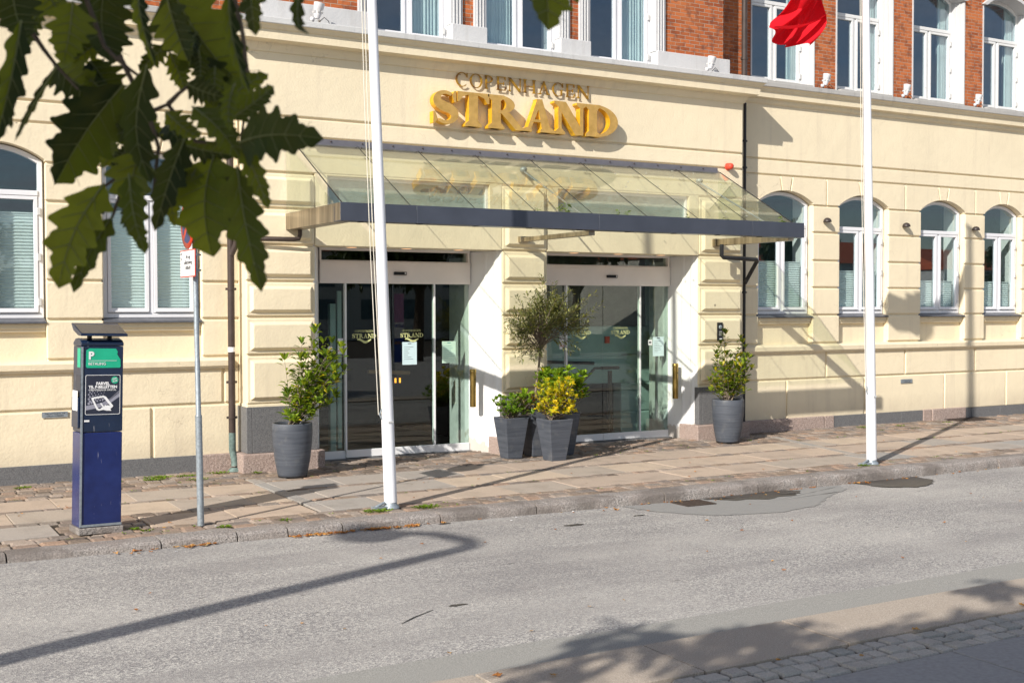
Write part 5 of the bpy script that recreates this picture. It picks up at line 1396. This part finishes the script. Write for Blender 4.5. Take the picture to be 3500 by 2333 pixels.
for x, y, s in ((4.9, 4.30, .03), (5.82, 4.34, .04), (2.85, 4.6, .025), (3.9, 4.25, .02), (4.3, 4.1, .02), (6.0, 8.62, .04), (2.62, 4.72, .03)): dead(b, x, y, .006 if y < 4.9 else roadz(x, y), s)
tag(b.build('fallen_leaves', 'fallen_leaf'), 'orange autumn leaves scattered in the road gutter and on the paving', 'fallen leaves', kind='stuff')
b = MB(); rr = random.Random(71)
for x, y in ((3.16, 8.66), (2.12, 8.6), (4.9, 8.58), (5.02, 8.7), (2.55, 9.12), (5.6, 8.72)): dead(b, x, y, roadz(x, y) if y < YK else 0, .014)
tag(b.build('paper_litter', 'sign_white'), 'tiny white scraps of paper lying along the kerb', 'litter', kind='stuff')
# weeds in the joints
b = MB(); rr = random.Random(81)
def tuft(x, y, r_, n_, L=.035):
    for _ in range(n_):
        a = rr.uniform(0, 6.28); d = rr.uniform(0, r_); add_leaf(b, (x+d*cos(a), y+d*.6*sin(a), 0), (cos(a), sin(a), rr.uniform(.3, 1.1)), L*rr.uniform(.6, 1.2), L*.35, rr)
for x, y, r_, n_ in ((3.92, 9.12, .12, 150), (4.36, 9.10, .12, 150), (9.55, 9.10, .07, 60), (2.72, 11.9, .10, 110), (2.80, 12.05, .14, 120), (1.52, 12.0, .07, 60), (2.35, 11.95, .08, 50), (3.05, 12.0, .1, 70), (3.4, 12.05, .10, 60), (3.75, 11.86, .05, 30), (1.97, 9.30, .04, 40), (2.05, 9.2, .05, 20), (3.1, 11.7, .12, 50), (1.2, 11.8, .08, 60), (12.6, 12.0, .12, 60), (13.2, 11.9, .08, 30), (14.2, 11.9, .08, 30), (16.3, 12.1, .1, 40), (2.6, 9.05, .06, 40), (3.1, 9.1, .06, 30)): tuft(x, y, r_, n_)
for _ in range(90):
    y = rr.choice((9.05, 9.2, 9.95, 10.6, 11.3, 11.6, 12.1)); tuft(rr.uniform(1, 14), y+rr.uniform(-.04, .04), .04, 7, .022)
tag(b.build('pavement_weeds', 'weed_leaf'), 'green weeds growing between the paving stones and round the flagpole foot', 'weeds', kind='stuff')
# ================================================================== PLANTERS AND PLANTS
def round_pot(x, y, label):
    t = thing('planter', (x, y, 0), label, 'planter', 'tall dark grey planters by the doors')
    MB().lathe((x, y, 0), [(0, .012), (.135, .012), (.142, .0), (.150, .03), (.178, .18), (.196, .34), (.203, .46), (.200, .535), (.197, .545), (.182, .545), (.178, .53), (.178, .50)], n=44).build('pot', 'pot_grey', t)
    MB().lathe((x, y, 0), [(0, .512), (.178, .500)], n=24).build('soil', 'soil', t)
round_pot(3.99, 11.44, 'round dark grey planter beside the brown downpipe corner pier'); round_pot(9.75, 11.56, 'round dark grey planter standing under the intercom')
def square_pot(x, y, wt, wb, h, label, rot=0):
    t = thing('planter', (x, y, 0), label, 'planter', 'tall dark grey planters by the doors')
    b = MB(); a, c = wt/2, wb/2; i = a-.018
    def sq(r_, z): return [(x+r_*sqrt(2)*cos(rot+pi/4+k*pi/2), y+r_*sqrt(2)*sin(rot+pi/4+k*pi/2), z) for k in range(4)]
    rings = [sq(c, .0), sq(c+.002, .01), sq(a, h-.03), sq(a+.004, h), sq(i, h), sq(i-.005, h-.05)]
    vs = [p for r_ in rings for p in r_]; fs = [(q*4+k, q*4+(k+1) % 4, q*4+4+(k+1) % 4, q*4+4+k) for q in range(5) for k in range(4)]+[(3, 2, 1, 0)]
    b.add(vs, fs).build('pot', 'pot_grey', t, bevel=.006)
    MB().add(sq(i-.004, h-.045), [(0, 1, 2, 3)]).build('soil', 'soil', t)
square_pot(6.625, 11.60, .290, .18, .465, 'square tapered grey planter holding the low bright green plant')
square_pot(6.95, 11.19, .300, .185, .465, 'square tapered grey planter in front, holding the golden shrub')
square_pot(6.99, 11.66, .26, .20, .535, 'tall square grey planter with the olive tree, behind the golden shrub')
square_pot(7.30, 11.62, .33, .22, .485, 'square grey planter of the rhododendron, half hidden at the back')

def shrub(name, base, z0, stems, mat, leafL, leafW, n_per, label, bark='olive_bark', whorl=1, droop=.3, cat='shrub', sd=1, upw=.5, start=.15, r0=.005, spread=.04):
    """stems: list of tip points; leaves spread along each stem and its side twigs"""
    t = thing(name, (base[0], base[1], z0), label, cat); rr = random.Random(sd); b, l = MB(), MB()
    for tip in stems:
        p0 = Vector((base[0]+rr.uniform(-.05, .05), base[1]+rr.uniform(-.05, .05), z0)); p3 = Vector(tip)
        mid = (p0+p3)/2+Vector((rr.uniform(-.04, .04), rr.uniform(-.04, .04), rr.uniform(0, .05)))
        pts = [p0*(1-q)*(1-q)+mid*2*q*(1-q)+p3*q*q for q in [k/8 for k in range(9)]]
        b.tube(pts, [r0*(1-.75*k/8) for k in range(9)], n=6)
        L = (p3-p0).length
        for k in range(n_per):
            q = start+(1-start)*(k+rr.random())/n_per; p = p0*(1-q)*(1-q)+mid*2*q*(1-q)+p3*q*q
            d = (p3-mid).normalized(); a = rr.uniform(0, 6.28); out = (Vector((cos(a), sin(a), 0))*1.0+d*upw)
            for w_ in range(whorl):
                a2 = a+6.28*w_/max(1, whorl); out = Vector((cos(a2), sin(a2), 0))+Vector((0, 0, upw))+d*.2
                off = out.normalized()*rr.uniform(.0, spread)
                add_leaf(l, p+off, out, leafL*rr.uniform(.65, 1.15), leafW*rr.uniform(.8, 1.1), rr, droop)
        for w_ in range(5):
            a2 = 6.28*w_/5+rr.random(); add_leaf(l, p3, Vector((cos(a2)*.6, sin(a2)*.6, 1)), leafL, leafW, rr, .1)
    b.build('stems', bark, t); l.build('foliage', mat, t)
    return t
rr = random.Random(91)
# tall laurel-like shrub by the left door, leaning right
st_ = []
for k in range(46):
    a = rr.uniform(0, 6.28); r_ = rr.uniform(.02, 1)**.6; z = rr.uniform(.80, 1.40)
    wid = .30 if z > .85 else .2
    cx_ = 4.10+.24*max(0, (z-.6))/.8; wid = .27
    st_.append((cx_+wid*r_*cos(a), 11.40+.20*r_*sin(a), z-.12*r_))
st_ += [(4.24, 11.4, 1.47), (4.21, 11.38, 1.44), (4.52, 11.38, 1.22), (4.55, 11.42, 1.05), (4.08, 11.4, 1.34), (3.90, 11.4, 1.18), (3.92, 11.38, .62), (4.15, 11.3, .60), (3.95, 11.28, .58), (4.1, 11.28, .66)]
shrub('potted_shrub', (3.99, 11.44), .50, st_, 'laurel_leaf', .105, .033, 15, 'tall leafy green shrub in the round planter nearest the sign post', whorl=1, droop=.35, sd=4, start=.35, spread=.06)
st_ = [(9.60, 11.52, 1.24), (9.64, 11.5, 1.38), (9.66, 11.5, 1.36), (9.9, 11.5, 1.30), (9.93, 11.5, 1.25), (9.5, 11.5, 1.12), (9.55, 11.5, 1.18), (10.05, 11.5, 1.05), (10.1, 11.52, .92), (9.98, 11.5, 1.18)]
for k in range(46):
    a = rr.uniform(0, 6.28); r_ = rr.uniform(0, 1)**.5; z = rr.uniform(.62, 1.12); wd = .36-.16*max(0, z-.7)/.5
    st_.append((9.78+wd*r_*cos(a), 11.53+wd*.6*r_*sin(a), z))
shrub('potted_shrub', (9.75, 11.56), .50, st_, 'laurel_leaf_yellowish', .088, .029, 15, 'bushy green shrub in the round planter under the intercom', whorl=1, droop=.25, sd=6, start=.25, spread=.05)
st_ = [(6.60+.19*rr.uniform(-1, 1)*1.0, 11.55+.14*rr.uniform(-1, 1), rr.uniform(.52, .70)) for k in range(46)]+[(6.40, 11.5, .60), (6.80, 11.42, .50), (6.82, 11.42, .52)]
shrub('potted_shrub', (6.60, 11.60), .44, st_, 'green_leaf', .058, .034, 6, 'low bright green leafy plant in a square planter', droop=.4, sd=8)
st_ = [(6.97+.26*r_*cos(a), 11.17+.17*r_*sin(a), .63+.27*q) for r_, a, q in [(rr.random()**.5, rr.uniform(0, 6.28), rr.uniform(-.35, 1)) for _ in range(80)]]
shrub('potted_shrub', (6.945, 11.19), .44, st_, 'golden_leaf', .062, .033, 7, 'golden yellow shrub in the front square planter between the doors', droop=.5, sd=9, start=.5)
st_ = [(6.93+.12*rr.uniform(-1, 1)-.12, 11.6+.08*rr.uniform(-1, 1), rr.uniform(.58, .70)) for k in range(14)]
shrub('potted_shrub', (6.85, 11.63), .50, st_, 'dry_leaf', .075, .022, 6, 'withered beige plant beside the olive trunk', droop=.8, sd=10)
st_ = [(7.30+.30*r_*cos(a)-.02, 11.56+.2*r_*sin(a), .78+.17*q) for r_, a, q in [(rr.random()**.5, rr.uniform(0, 6.28), rr.uniform(-.7, 1)) for _ in range(48)]]+[(7.33, 11.5, .97), (7.05, 11.55, .94), (7.52, 11.5, .82), (7.5, 11.5, .75), (6.74, 11.5, .72), (6.80, 11.5, .62)]
shrub('potted_shrub', (7.30, 11.62), .45, st_, 'rhodo_leaf', .105, .036, 1, 'rhododendron with whorls of long green leaves, behind the golden shrub', whorl=8, droop=.12, sd=12, start=.85, upw=.35, r0=.007)
# olive tree
ol = thing('olive_tree', (6.99, 11.66, .49), 'slender olive tree with a loose round grey-green crown between the two doorways', 'olive tree')
MB().tube([(6.99, 11.66, .48), (6.975, 11.66, .65), (6.995, 11.65, .85), (7.02, 11.64, 1.05), (7.03, 11.63, 1.20), (7.02, 11.62, 1.45)], [.017, .015, .014, .0135, .014, .009], n=10).build('trunk', 'olive_bark', ol)
rr = random.Random(17); b, l = MB(), MB(); c0 = Vector((7.02, 11.62, 1.22))
tips = []
for k in range(88):
    a = rr.uniform(0, 6.28); e = rr.uniform(-.5, 1.4); r_ = rr.uniform(.5, 1.12)
    tips.append(Vector((7.11+.54*r_*cos(a)*cos(e), 11.60+.34*r_*sin(a)*cos(e), 1.52+.38*r_*sin(e))))
tips += [Vector(v) for v in ((6.62, 11.5, 1.83), (7.03, 11.6, 2.07), (7.17, 11.58, 2.0), (7.38, 11.5, 1.90), (7.72, 11.5, 1.88), (7.82, 11.5, 1.74), (7.60, 11.5, 1.60), (6.60, 11.5, 1.20), (6.68, 11.5, 1.12), (6.85, 11.5, 1.10), (6.94, 11.5, 1.16), (7.35, 11.45, 1.18), (7.45, 11.45, 1.25), (6.58, 11.5, 1.45), (6.70, 11.5, 1.62), (7.5, 11.5, 1.45), (7.62, 11.5, 1.52), (6.66, 11.5, 1.32))]
for tip in tips:
    s0 = c0+Vector((0, 0, rr.uniform(-.05, .2))); mid = (s0+tip)/2+Vector((rr.uniform(-.06, .06), rr.uniform(-.05, .05), .08))
    f_ = lambda q: s0*(1-q)*(1-q)+mid*2*q*(1-q)+tip*q*q
    b.tube([f_(k/7) for k in range(8)], [.0055*(1-.8*k/7) for k in range(8)], n=5)
    for k in range(46):
        q = .42+.58*(k+rr.random())/46; p = f_(q); dr = (f_(min(1, q+.05))-f_(q-.05)).normalized(); a = rr.uniform(0, 6.28)
        sd_ = dr.orthogonal().normalized(); o2 = dr.cross(sd_)
        add_leaf(l, p+(sd_*cos(a)+o2*sin(a))*rr.uniform(0, .035), dr*.9+sd_*cos(a)+o2*sin(a), .050*rr.uniform(.7, 1.2), .014, rr, .05)
b.build('twigs', 'olive_bark', ol); l.build('crown', 'olive_leaf', ol)

# ================================================================== NEAR TREE
tr = thing('street_tree', (-3.0, -.6, 0), 'broadleaf tree whose dark lobed leaves hang in front of the hotel', 'tree')
MB().tube([(-3.0, -.6, -.02), (-3.0, -.58, .8), (-2.95, -.5, 1.8), (-2.8, -.4, 2.8), (-2.6, -.2, 4.0), (-2.5, 0, 5.5)], [.24, .19, .17, .15, .10, .04], n=16).build('trunk', 'bark', tr)
lb = MB(); rr = random.Random(23)
limbs = [[(-2.8, -.4, 2.7), (-2.0, .2, 3.3), (-1.0, .9, 3.2), (-.2, 1.45, 2.85), (.25, 1.70, 2.40), (.36, 1.74, 2.22)],
         [(-2.6, -.2, 3.6), (-1.6, .2, 4.2), (-.6, .6, 4.5), (.4, .9, 4.4)], [(-2.6, -.2, 3.9), (-3.4, .6, 4.8), (-3.9, 1.2, 5.2)], [(-2.7, -.3, 3.3), (-3.8, -1.2, 4.2), (-4.6, -1.8, 4.6)],
         [(-2.5, 0, 4.4), (-1.8, -1.0, 5.2), (-1.0, -1.8, 5.6)]]
for L in limbs: lb.tube(L, [.07-.055*k/(len(L)-1) for k in range(len(L))], n=8)
lb.build('limb', 'bark', tr)
def px(u, v, d): return at(u, v, d)
tw = MB()
S = 1/1.568
for path in (((440, -60), (560, 250), (640, 330), (760, 420)), ((100, 60), (230, 260), (300, 350), (420, 480)), ((640, 300), (740, 500), (760, 620), (690, 900), (560, 1000)),
             ((760, 620), (900, 560), (1050, 760), (1200, 770), (1290, 760)), ((1240, -80), (1300, 180), (1335, 480), (1290, 750)), ((690, 900), (640, 1050), (600, 1170)), ((1290, 760), (1320, 900), (1350, 1000)), ((900, 560), (960, 500), (1050, 430)), ((760, 500), (850, 790), (820, 1040))):
    P_ = [px(u*S, v*S, 1.78) for u, v in path]
    tw.tube(P_, [.0042-.0022*k/(len(P_)-1) for k in range(len(P_))], n=6)
tw.tube([(.36, 1.74, 2.22), px(440*S, -60*S, 1.78)], .006, n=6).tube([(.2, 1.66, 2.45), px(100*S, 60*S, 1.78)], .005, n=6).tube([(.25, 1.70, 2.40), (.7, 1.7, 2.3), px(1240*S, -80*S, 1.78)], [.008, .006, .0045], n=6)
tw.tube([(.25, 1.70, 2.40), (.8, 1.6, 2.5), px(1860, -90, 1.7)], [.008, .006, .003], n=6)
tw.build('twig', 'bark', tr)
# lobed, toothed leaves (base, tip in zoomed picture units, width, distance, fold)
LEAVES = [((655, 455), (292, 990), 330, 1.80), ((560, 985), (312, 1545), 245, 1.70), ((600, 1165), (392, 1568), 125, 1.74), ((690, 935), (778, 1362), 130, 1.66), ((790, 790), (742, 1185), 215, 1.76),
 ((985, 745), (828, 1240), 150, 1.72), ((1150, 830), (1140, 1375), 320, 1.80), ((1268, 890), (1402, 1566), 185, 1.70), ((1285, 765), (1735, 745), 265, 1.64), ((900, -90), (1345, 500), 400, 1.84),
 ((1230, 640), (1466, 462), 135, 1.66), ((1200, 560), (1438, 398), 120, 1.72), ((390, 10), (335, 345), 225, 1.70), ((560, -90), (600, 340), 300, 1.80), ((110, 110), (-30, 770), 130, 1.70), ((300, 355), (80, 755), 38, 1.68),
 ((785, 350), (810, 990), 165, 1.72), ((1032, 575), (1300, 870), 150, 1.68), ((1372, -120), (1370, 192), 135, 1.62), ((1612, -110), (1650, 185), 62, 1.62), ((1225, -70), (1338, 505), 78, 1.58), ((750, -60), (832, 362), 85, 1.66),
 ((885, 598), (1072, 740), 110, 1.74), ((1255, 455), (1232, 700), 95, 1.60), ((60, -90), (140, 205), 230, 1.74), ((210, -90), (310, 85), 190, 1.78), ((985, 775), (1260, 835), 125, 1.78), ((905, 870), (935, 1215), 120, 1.82),
 ((290, 350), (560, 540), 210, 1.84), ((765, 520), (640, 765), 105, 1.80), ((1040, 880), (1030, 1200), 150, 1.84), ((480, 330), (640, 560), 200, 1.86), ((1300, 780), (1440, 1120), 110, 1.66), ((900, 0), (1010, 330), 180, 1.78),
 ((0, 380), (62, 690), 60, 1.66), ((1000, 450), (1190, 520), 130, 1.76), ((600, 480), (520, 800), 190, 1.88), ((1100, 300), (1200, 640), 180, 1.86), ((960, 760), (1010, 1010), 120, 1.86), ((1180, 880), (1230, 1250), 170, 1.86), ((560, 740), (640, 900), 160, 1.88), ((1240, 950), (1310, 1290), 130, 1.78)]
LEAVES = [((a[0]*S, a[1]*S), (c[0]*S, c[1]*S), w*S, d) for a, c, w, d in LEAVES]+[((1850, -150), (1872, 106), 175, 1.60), ((1940, -150), (1975, 12), 60, 1.62)]
lf, ribs = MB(), MB(); rr = random.Random(5)
for _ in range(26):   # smaller leaves filling the spray behind
    u, v = rr.choice(((600, 250), (520, 420), (760, 560), (880, 640), (1000, 880), (1120, 620), (1200, 980), (1180, 380), (980, 250), (260, 60), (700, 860), (620, 1080), (1240, 820)))
    u += rr.uniform(-90, 90); v += rr.uniform(-80, 80); a = rr.uniform(.6, 2.5); L0 = rr.uniform(130, 240)
    LEAVES.append(((u*S, v*S), ((u+L0*cos(a))*S, (v+L0*sin(a))*S), L0*.5*S, rr.uniform(1.80, 1.96)))
for (bu, bv), (tu, tv), w, d in LEAVES:
    p0 = px(bu, bv, d+rr.uniform(-.03, .03)); p1 = px(tu, tv, d-rr.uniform(-.02, .05)); ax = p1-p0; L = ax.length; ax.normalize()
    view = (p0-CAM).normalized(); sd_ = ax.cross(view).normalized(); nn = sd_.cross(ax).normalized()
    if nn.dot(view) > 0: nn = -nn
    W_ = w/FPX*d/2*1.22; tilt = rr.uniform(-.6, .6); sd_ = (sd_*cos(tilt)+nn*sin(tilt)); nn = ax.cross(sd_).normalized()
    if nn.dot(view) > 0: nn = -nn
    W_ /= max(.75, cos(tilt)); NM = 6; mids = []; bend = rr.uniform(-.2, .2)*L; curv = rr.uniform(-.06, .06)*L
    def M_(t): return p0+ax*L*t+nn*(bend*sin(pi*t))+sd_*(curv*sin(pi*t))
    sides = []
    for sgn in (1, -1):
        out = [(0.0, 0.0)]; n_l = rr.choice((4, 5)) if w*1.568 > 100 else 5
        for k in range(n_l):
            t0 = .06+.86*(k+.15)/n_l; tt = .06+.86*(k+.95)/n_l
            env = lambda t: sin(pi*min(1, (t*.93+.06))**.85)**.7
            j = rr.uniform(.82, 1.05)
            q = rr.uniform(-.012, .012); out += [(t0, env(t0)*rr.uniform(.50, .66)), (t0*.75+tt*.25, env(t0)*.74*j), (t0*.35+tt*.65+q, env(tt)*.90*j), (tt-.035+q, env(tt)*.98*j+.02), (tt-.004, env(tt)*1.03*j+.02), (tt+.012, env(tt)*.98*j+.01), (tt+.022, env(tt)*.82*j)]
        out.append((1.0, 0.0)); out = [o for o in out if o[0] <= 1]; out[-1] = (1.0, 0.0)
        sm_ = [out[0]]
        for a_, c_ in zip(out[:-1], out[1:]): sm_ += [(a_[0]*.75+c_[0]*.25, a_[1]*.75+c_[1]*.25), (a_[0]*.25+c_[0]*.75, a_[1]*.25+c_[1]*.75)]
        out = sm_+[out[-1]]; sm_ = [out[0]]
        for a_, c_ in zip(out[:-1], out[1:]): sm_ += [(a_[0]*.75+c_[0]*.25, a_[1]*.75+c_[1]*.25), (a_[0]*.25+c_[0]*.75, a_[1]*.25+c_[1]*.75)]
        out = sm_+[out[-1]]
        sides.append(out)
    K = len(lf.v)
    for sgn, out in zip((1, -1), sides):
        vs = []
        for t, e in out:
            m_ = M_(min(1, t)); mm = M_(max(0, t*.94))
            vs += [mm, m_+sd_*sgn*W_*e*.5+nn*W_*.10*e, m_+sd_*sgn*W_*e+nn*(W_*.22*e+sin(t*23+sgn)*.05*W_)]
        n_ = len(out); fs = []
        for k in range(n_-1): fs += [(3*k, 3*k+1, 3*k+4, 3*k+3), (3*k+1, 3*k+2, 3*k+5, 3*k+4)]
        lf.add(vs, fs, True)
    ribs.tube([M_(k/8)+nn*.0015 for k in range(9)], [.0017*(1-.8*k/8) for k in range(9)], n=5)
    for k in range(1, 6):
        for sgn in (1, -1):
            a_ = M_(k/6.5); e_ = M_(min(1, k/6.5+.13))+sd_*sgn*W_*.72*sin(pi*(k/6.5))+nn*W_*.16; ribs.tube([a_+nn*.001, e_+nn*.001], [.0008, .0003], n=4)
fo_ = lf.build('hanging_foliage', 'lobed_leaf', tr)
ribs.build('leaf_ribs', 'leaf_rib', fo_)
# crown above and behind the viewer: it shades the near pavement
cr = MB(); rr = random.Random(29)
def blobs(b, blobsl, n_, s, rr):
    for _ in range(n_):
        c, r_ = rr.choice(blobsl); a = rr.uniform(0, 6.28); z = rr.uniform(-1, 1); q = rr.random()**.4; h = sqrt(1-z*z)
        p = Vector(c)+Vector((cos(a)*h*q*r_, sin(a)*h*q*r_, z*q*r_*.8)); d = Vector((rr.uniform(-1, 1), rr.uniform(-1, 1), rr.uniform(-.9, .3)))
        add_leaf(b, p, d, s*rr.uniform(.7, 1.2), s*.6, rr, .3)
CB = [((-2.7, -.2, 4.2), 1.0), ((-2.7, -.2, 4.2), .9), ((-1.8, .2, 3.4), .7), ((-1.5, -.6, 5.0), .85), ((-.9, -.2, 4.3), .65), ((-.6, -.9, 5.4), .85), ((-2.9, -.9, 5.2), 1.0), ((.2, -1.2, 5.2), .8), ((-3.8, -.8, 4.6), 1.1), ((-2.2, -1.6, 6.0), .9),
      ((1.2, -1.6, 5.0), .8), ((-3.4, .1, 4.0), .8), ((-1.2, .6, 3.0), .45), ((-2.2, .5, 3.9), .6)]
EB = [((-1.2, .50, 4.4), .28), ((-.7, .30, 5.0), .26), ((-2.2, .95, 4.4), .28), ((-2.0, 1.25, 4.2), .18), ((-2.6, 1.1, 4.3), .28), ((-2.75, 1.5, 4.3), .22), ((-.9, .80, 4.8), .18), ((-3.2, 1.2, 4.2), .25), ((.1, .05, 5.0), .3), ((-1.6, .75, 4.3), .2)]
blobs(cr, EB, 900, .12, rr)
blobs(cr, CB, 15000, .17, rr)
for c, r_ in CB: lb2 = None
cr.build('crown', 'crown_leaf', tr)
l3 = MB(); l3.tube([(-2.5, 0, 4.2), (-1.2, -.4, 4.6), (.3, -.8, 4.5), (1.4, -1.3, 4.3), (2.1, -1.8, 4.0)], [.06, .045, .035, .02, .01], n=8); l3.build('limb', 'bark', tr)

# street lamp behind the viewer: its shadow crosses the road
lx, ly = -4.85, 3.48; H_ = 6.0
sl_ = thing('street_lamp', (lx, ly, 0), 'tall street lamp on the near pavement whose shadow crosses the road', 'street lamp')
MB().tube([(lx, ly, 0), (lx, ly, 1.0), (-4.80, 3.22, 3.73), (-4.74, 2.79, H_)], [.13, .115, .105, .085], n=18).build('pole', 'galvanised', sl_)
MB().tube([(-4.74, 2.79, H_), (-4.70, 3.0, H_+.03), (-4.80, 3.36, H_+.03), (-4.98, 3.56, H_)], [.07, .06, .055, .05], n=12).build('arm', 'galvanised', sl_)
MB().lathe((-5.14, 3.62, H_-.02), [(0, .10), (.12, .09), (.26, .0), (.28, -.05), (0, -.06)], n=24).build('lamp_head', 'galvanised', sl_)

# ================================================================== ACROSS THE WATER (seen mirrored in the panes)
def far_tree(x, y, h, r_, sd, label):
    t = thing('quay_tree', (x, y, 0), label, 'tree', 'trees on the quay behind the viewer'); rr = random.Random(sd)
    MB().tube([(x, y, -.02), (x+.1, y, h*.35), (x, y, h*.8)], [.2, .14, .05], n=10).tube([(x+.1, y, h*.35), (x+r_*.6, y, h*.7)], [.09, .03], n=7).tube([(x+.1, y, h*.35), (x-r_*.6, y+.3, h*.7)], [.09, .03], n=7).build('trunk', 'bark', t)
    b = MB(); bl = [((x+rr.uniform(-1, 1)*r_*.7, y+rr.uniform(-1, 1)*r_*.6, h*rr.uniform(.5, .95)), r_*rr.uniform(.3, .5)) for _ in range(12)]
    blobs(b, bl, 3200, .26, rr); b.build('crown', 'crown_leaf', t)
for k, (x, y, h, r_) in enumerate(((5.2, -10.5, 4.3, 1.5), (16.2, -9.5, 6.2, 2.6), (22.5, -10.0, 6.0, 2.4), (33.5, -10.5, 5.2, 1.7), (47, -11, 5.2, 1.8))):
    far_tree(x, y, h, r_, 100+k, ('quay tree mirrored in the windows behind the parking meter', 'quay tree mirrored in the doorway behind the flagpole', 'quay tree mirrored in the doorway behind the olive tree', 'quay tree mirrored in the window past the canopy', 'quay tree mirrored in the last arched windows')[k])
def far_house(x0, x1, y, h, roofh, nx, nz, mat, label):
    t = thing('waterside_house', ((x0+x1)/2, y, -.3), label, 'house', 'houses across the water behind the viewer')
    MB().box(x0, x1, y-9, y, -.3, h).build('wall', mat, t)
    MB().add([(x0-.2, y+.2, h), (x1+.2, y+.2, h), (x1+.2, y-4.5, h+roofh), (x0-.2, y-4.5, h+roofh), (x0-.2, y-9.2, h), (x1+.2, y-9.2, h)], [(0, 1, 2, 3), (3, 2, 5, 4), (0, 3, 4), (1, 5, 2), (0, 4, 5, 1)]).build('roof', 'roof_red', t)
    dx = (x1-x0)/nx
    for i in range(nx):
        for j in range(nz):
            a = x0+dx*(i+.3); z = 1.0+(h-1.2)/nz*j; MB().box(a, a+dx*.4, y-.1, y+.02, z, z+(h-1.2)/nz*.62).build('window', 'room_dark', t)
far_house(-22, -6, -46, 5.5, 2, 6, 3, 'far_plaster', 'pale red roofed house across the water, behind the parking meter side')
far_house(22, 42, -44, 5.2, 1.8, 7, 2, 'far_plaster', 'low pale waterside house with red roof mirrored in the doorways')
far_house(50, 78, -44, 5.2, 2.0, 9, 3, 'far_plaster', 'long pale waterside house with red roof mirrored in the arched windows')
far_house(84, 120, -46, 5.0, 2.0, 9, 2, 'far_plaster', 'pale two storey waterside house with red roof at the far end')
bn = thing('banner', (12.15, -2.0, 0), 'tall pink, white and blue banner mirrored in the glass door', 'banner')
MB().tube([(12.02, -2, 0), (12.02, -2, 2.6)], .02, n=8).build('pole', 'galvanised', bn)
MB().box(12.03, 12.30, -2.004, -1.996, 1.35, 2.05).build('cloth', 'banner_pink', bn); MB().box(12.03, 12.30, -2.004, -1.996, .95, 1.349).build('cloth', 'sign_white', bn); MB().box(12.03, 12.30, -2.004, -1.996, .35, .949).build('cloth', 'banner_blue', bn)
text('lettering', 'BUSTER', 'banner_blue', bn, (12.29, -1.990, 1.22), (-1, 0, 0), (0, 0, 1), size=.09, width=.25, bold=.003)
text('lettering', 'BUSTER', 'banner_orange', bn, (12.29, -1.990, .80), (-1, 0, 0), (0, 0, 1), size=.09, width=.25, bold=.003)
bd = MB(); rr = random.Random(3); ring_ = []
for i in range(7):
    th = pi*i/6
    for k in range(14): a = 2*pi*k/14; q = rr.uniform(.92, 1.06); ring_.append((9.8+.62*sin(th)*cos(a)*q, -2.2+.4*sin(th)*sin(a)*q, .24-.26*cos(th)*q))
bd.add(ring_, [(i*14+k, i*14+(k+1) % 14, (i+1)*14+(k+1) % 14, (i+1)*14+k) for i in range(6) for k in range(14)], True)
bd.build('boulder', 'boulder_stone'); tag(bpy.data.objects['boulder'], 'brown boulder lying on the quay, mirrored in the glass door', 'boulder')

# ================================================================== LIGHT
Sd = Vector((-1.78, -1.0, 1.225)).normalized()
sd = bpy.data.lights.new('sun', 'SUN'); so_ = bpy.data.objects.new('sun', sd); COL.objects.link(so_)
so_.rotation_euler = Sd.to_track_quat('Z', 'Y').to_euler(); sd.energy = 4.7; sd.angle = radians(.5); sd.color = (1.0, .94, .865)
w = bpy.data.worlds.new('World'); SC.world = w; w.use_nodes = True; nt = w.node_tree
bg = nt.nodes['Background']; sk = nt.nodes.new('ShaderNodeTexSky'); sk.sky_type = 'NISHITA'; sk.sun_disc = False
sk.sun_elevation = math.asin(Sd.z); sk.sun_rotation = atan2(Sd.x, Sd.y); sk.air_density = 1.0; sk.dust_density = .6
tc = nt.nodes.new('ShaderNodeTexCoord'); sx_n = nt.nodes.new('ShaderNodeSeparateXYZ'); nt.links.new(tc.outputs['Generated'], sx_n.inputs[0])
mz = nt.nodes.new('ShaderNodeMath'); mz.operation = 'MAXIMUM'; mz.inputs[1].default_value = .06; nt.links.new(sx_n.outputs[2], mz.inputs[0])
dv = nt.nodes.new('ShaderNodeVectorMath'); dv.operation = 'DIVIDE'; cb_ = nt.nodes.new('ShaderNodeCombineXYZ')
for q in range(3): nt.links.new(mz.outputs[0], cb_.inputs[q])
nt.links.new(tc.outputs['Generated'], dv.inputs[0]); nt.links.new(cb_.outputs[0], dv.inputs[1])
cn = nt.nodes.new('ShaderNodeTexNoise'); cn.inputs['Scale'].default_value = .55; cn.inputs['Detail'].default_value = 7; cn.inputs['Roughness'].default_value = .6; nt.links.new(dv.outputs[0], cn.inputs['Vector'])
cr_ = nt.nodes.new('ShaderNodeValToRGB'); cr_.color_ramp.elements[0].position = .46; cr_.color_ramp.elements[0].color = (0, 0, 0, 1); cr_.color_ramp.elements[1].position = .66; cr_.color_ramp.elements[1].color = (.75, .75, .75, 1); nt.links.new(cn.outputs['Fac'], cr_.inputs[0])
cm = nt.nodes.new('ShaderNodeMix'); cm.data_type = 'RGBA'; nt.links.new(cr_.outputs[0], cm.inputs[0]); nt.links.new(sk.outputs[0], cm.inputs[6]); cm.inputs[7].default_value = (4.6, 4.6, 4.9, 1)
nt.links.new(cm.outputs[2], bg.inputs[0]); bg.inputs[1].default_value = .10
SC.view_settings.view_transform = 'Standard'; SC.view_settings.look = 'None'; SC.view_settings.exposure = .42; SC.view_settings.gamma = 1
SC.cycles.max_bounces = 8; SC.cycles.transparent_max_bounces = 16; SC.cycles.diffuse_bounces = 4
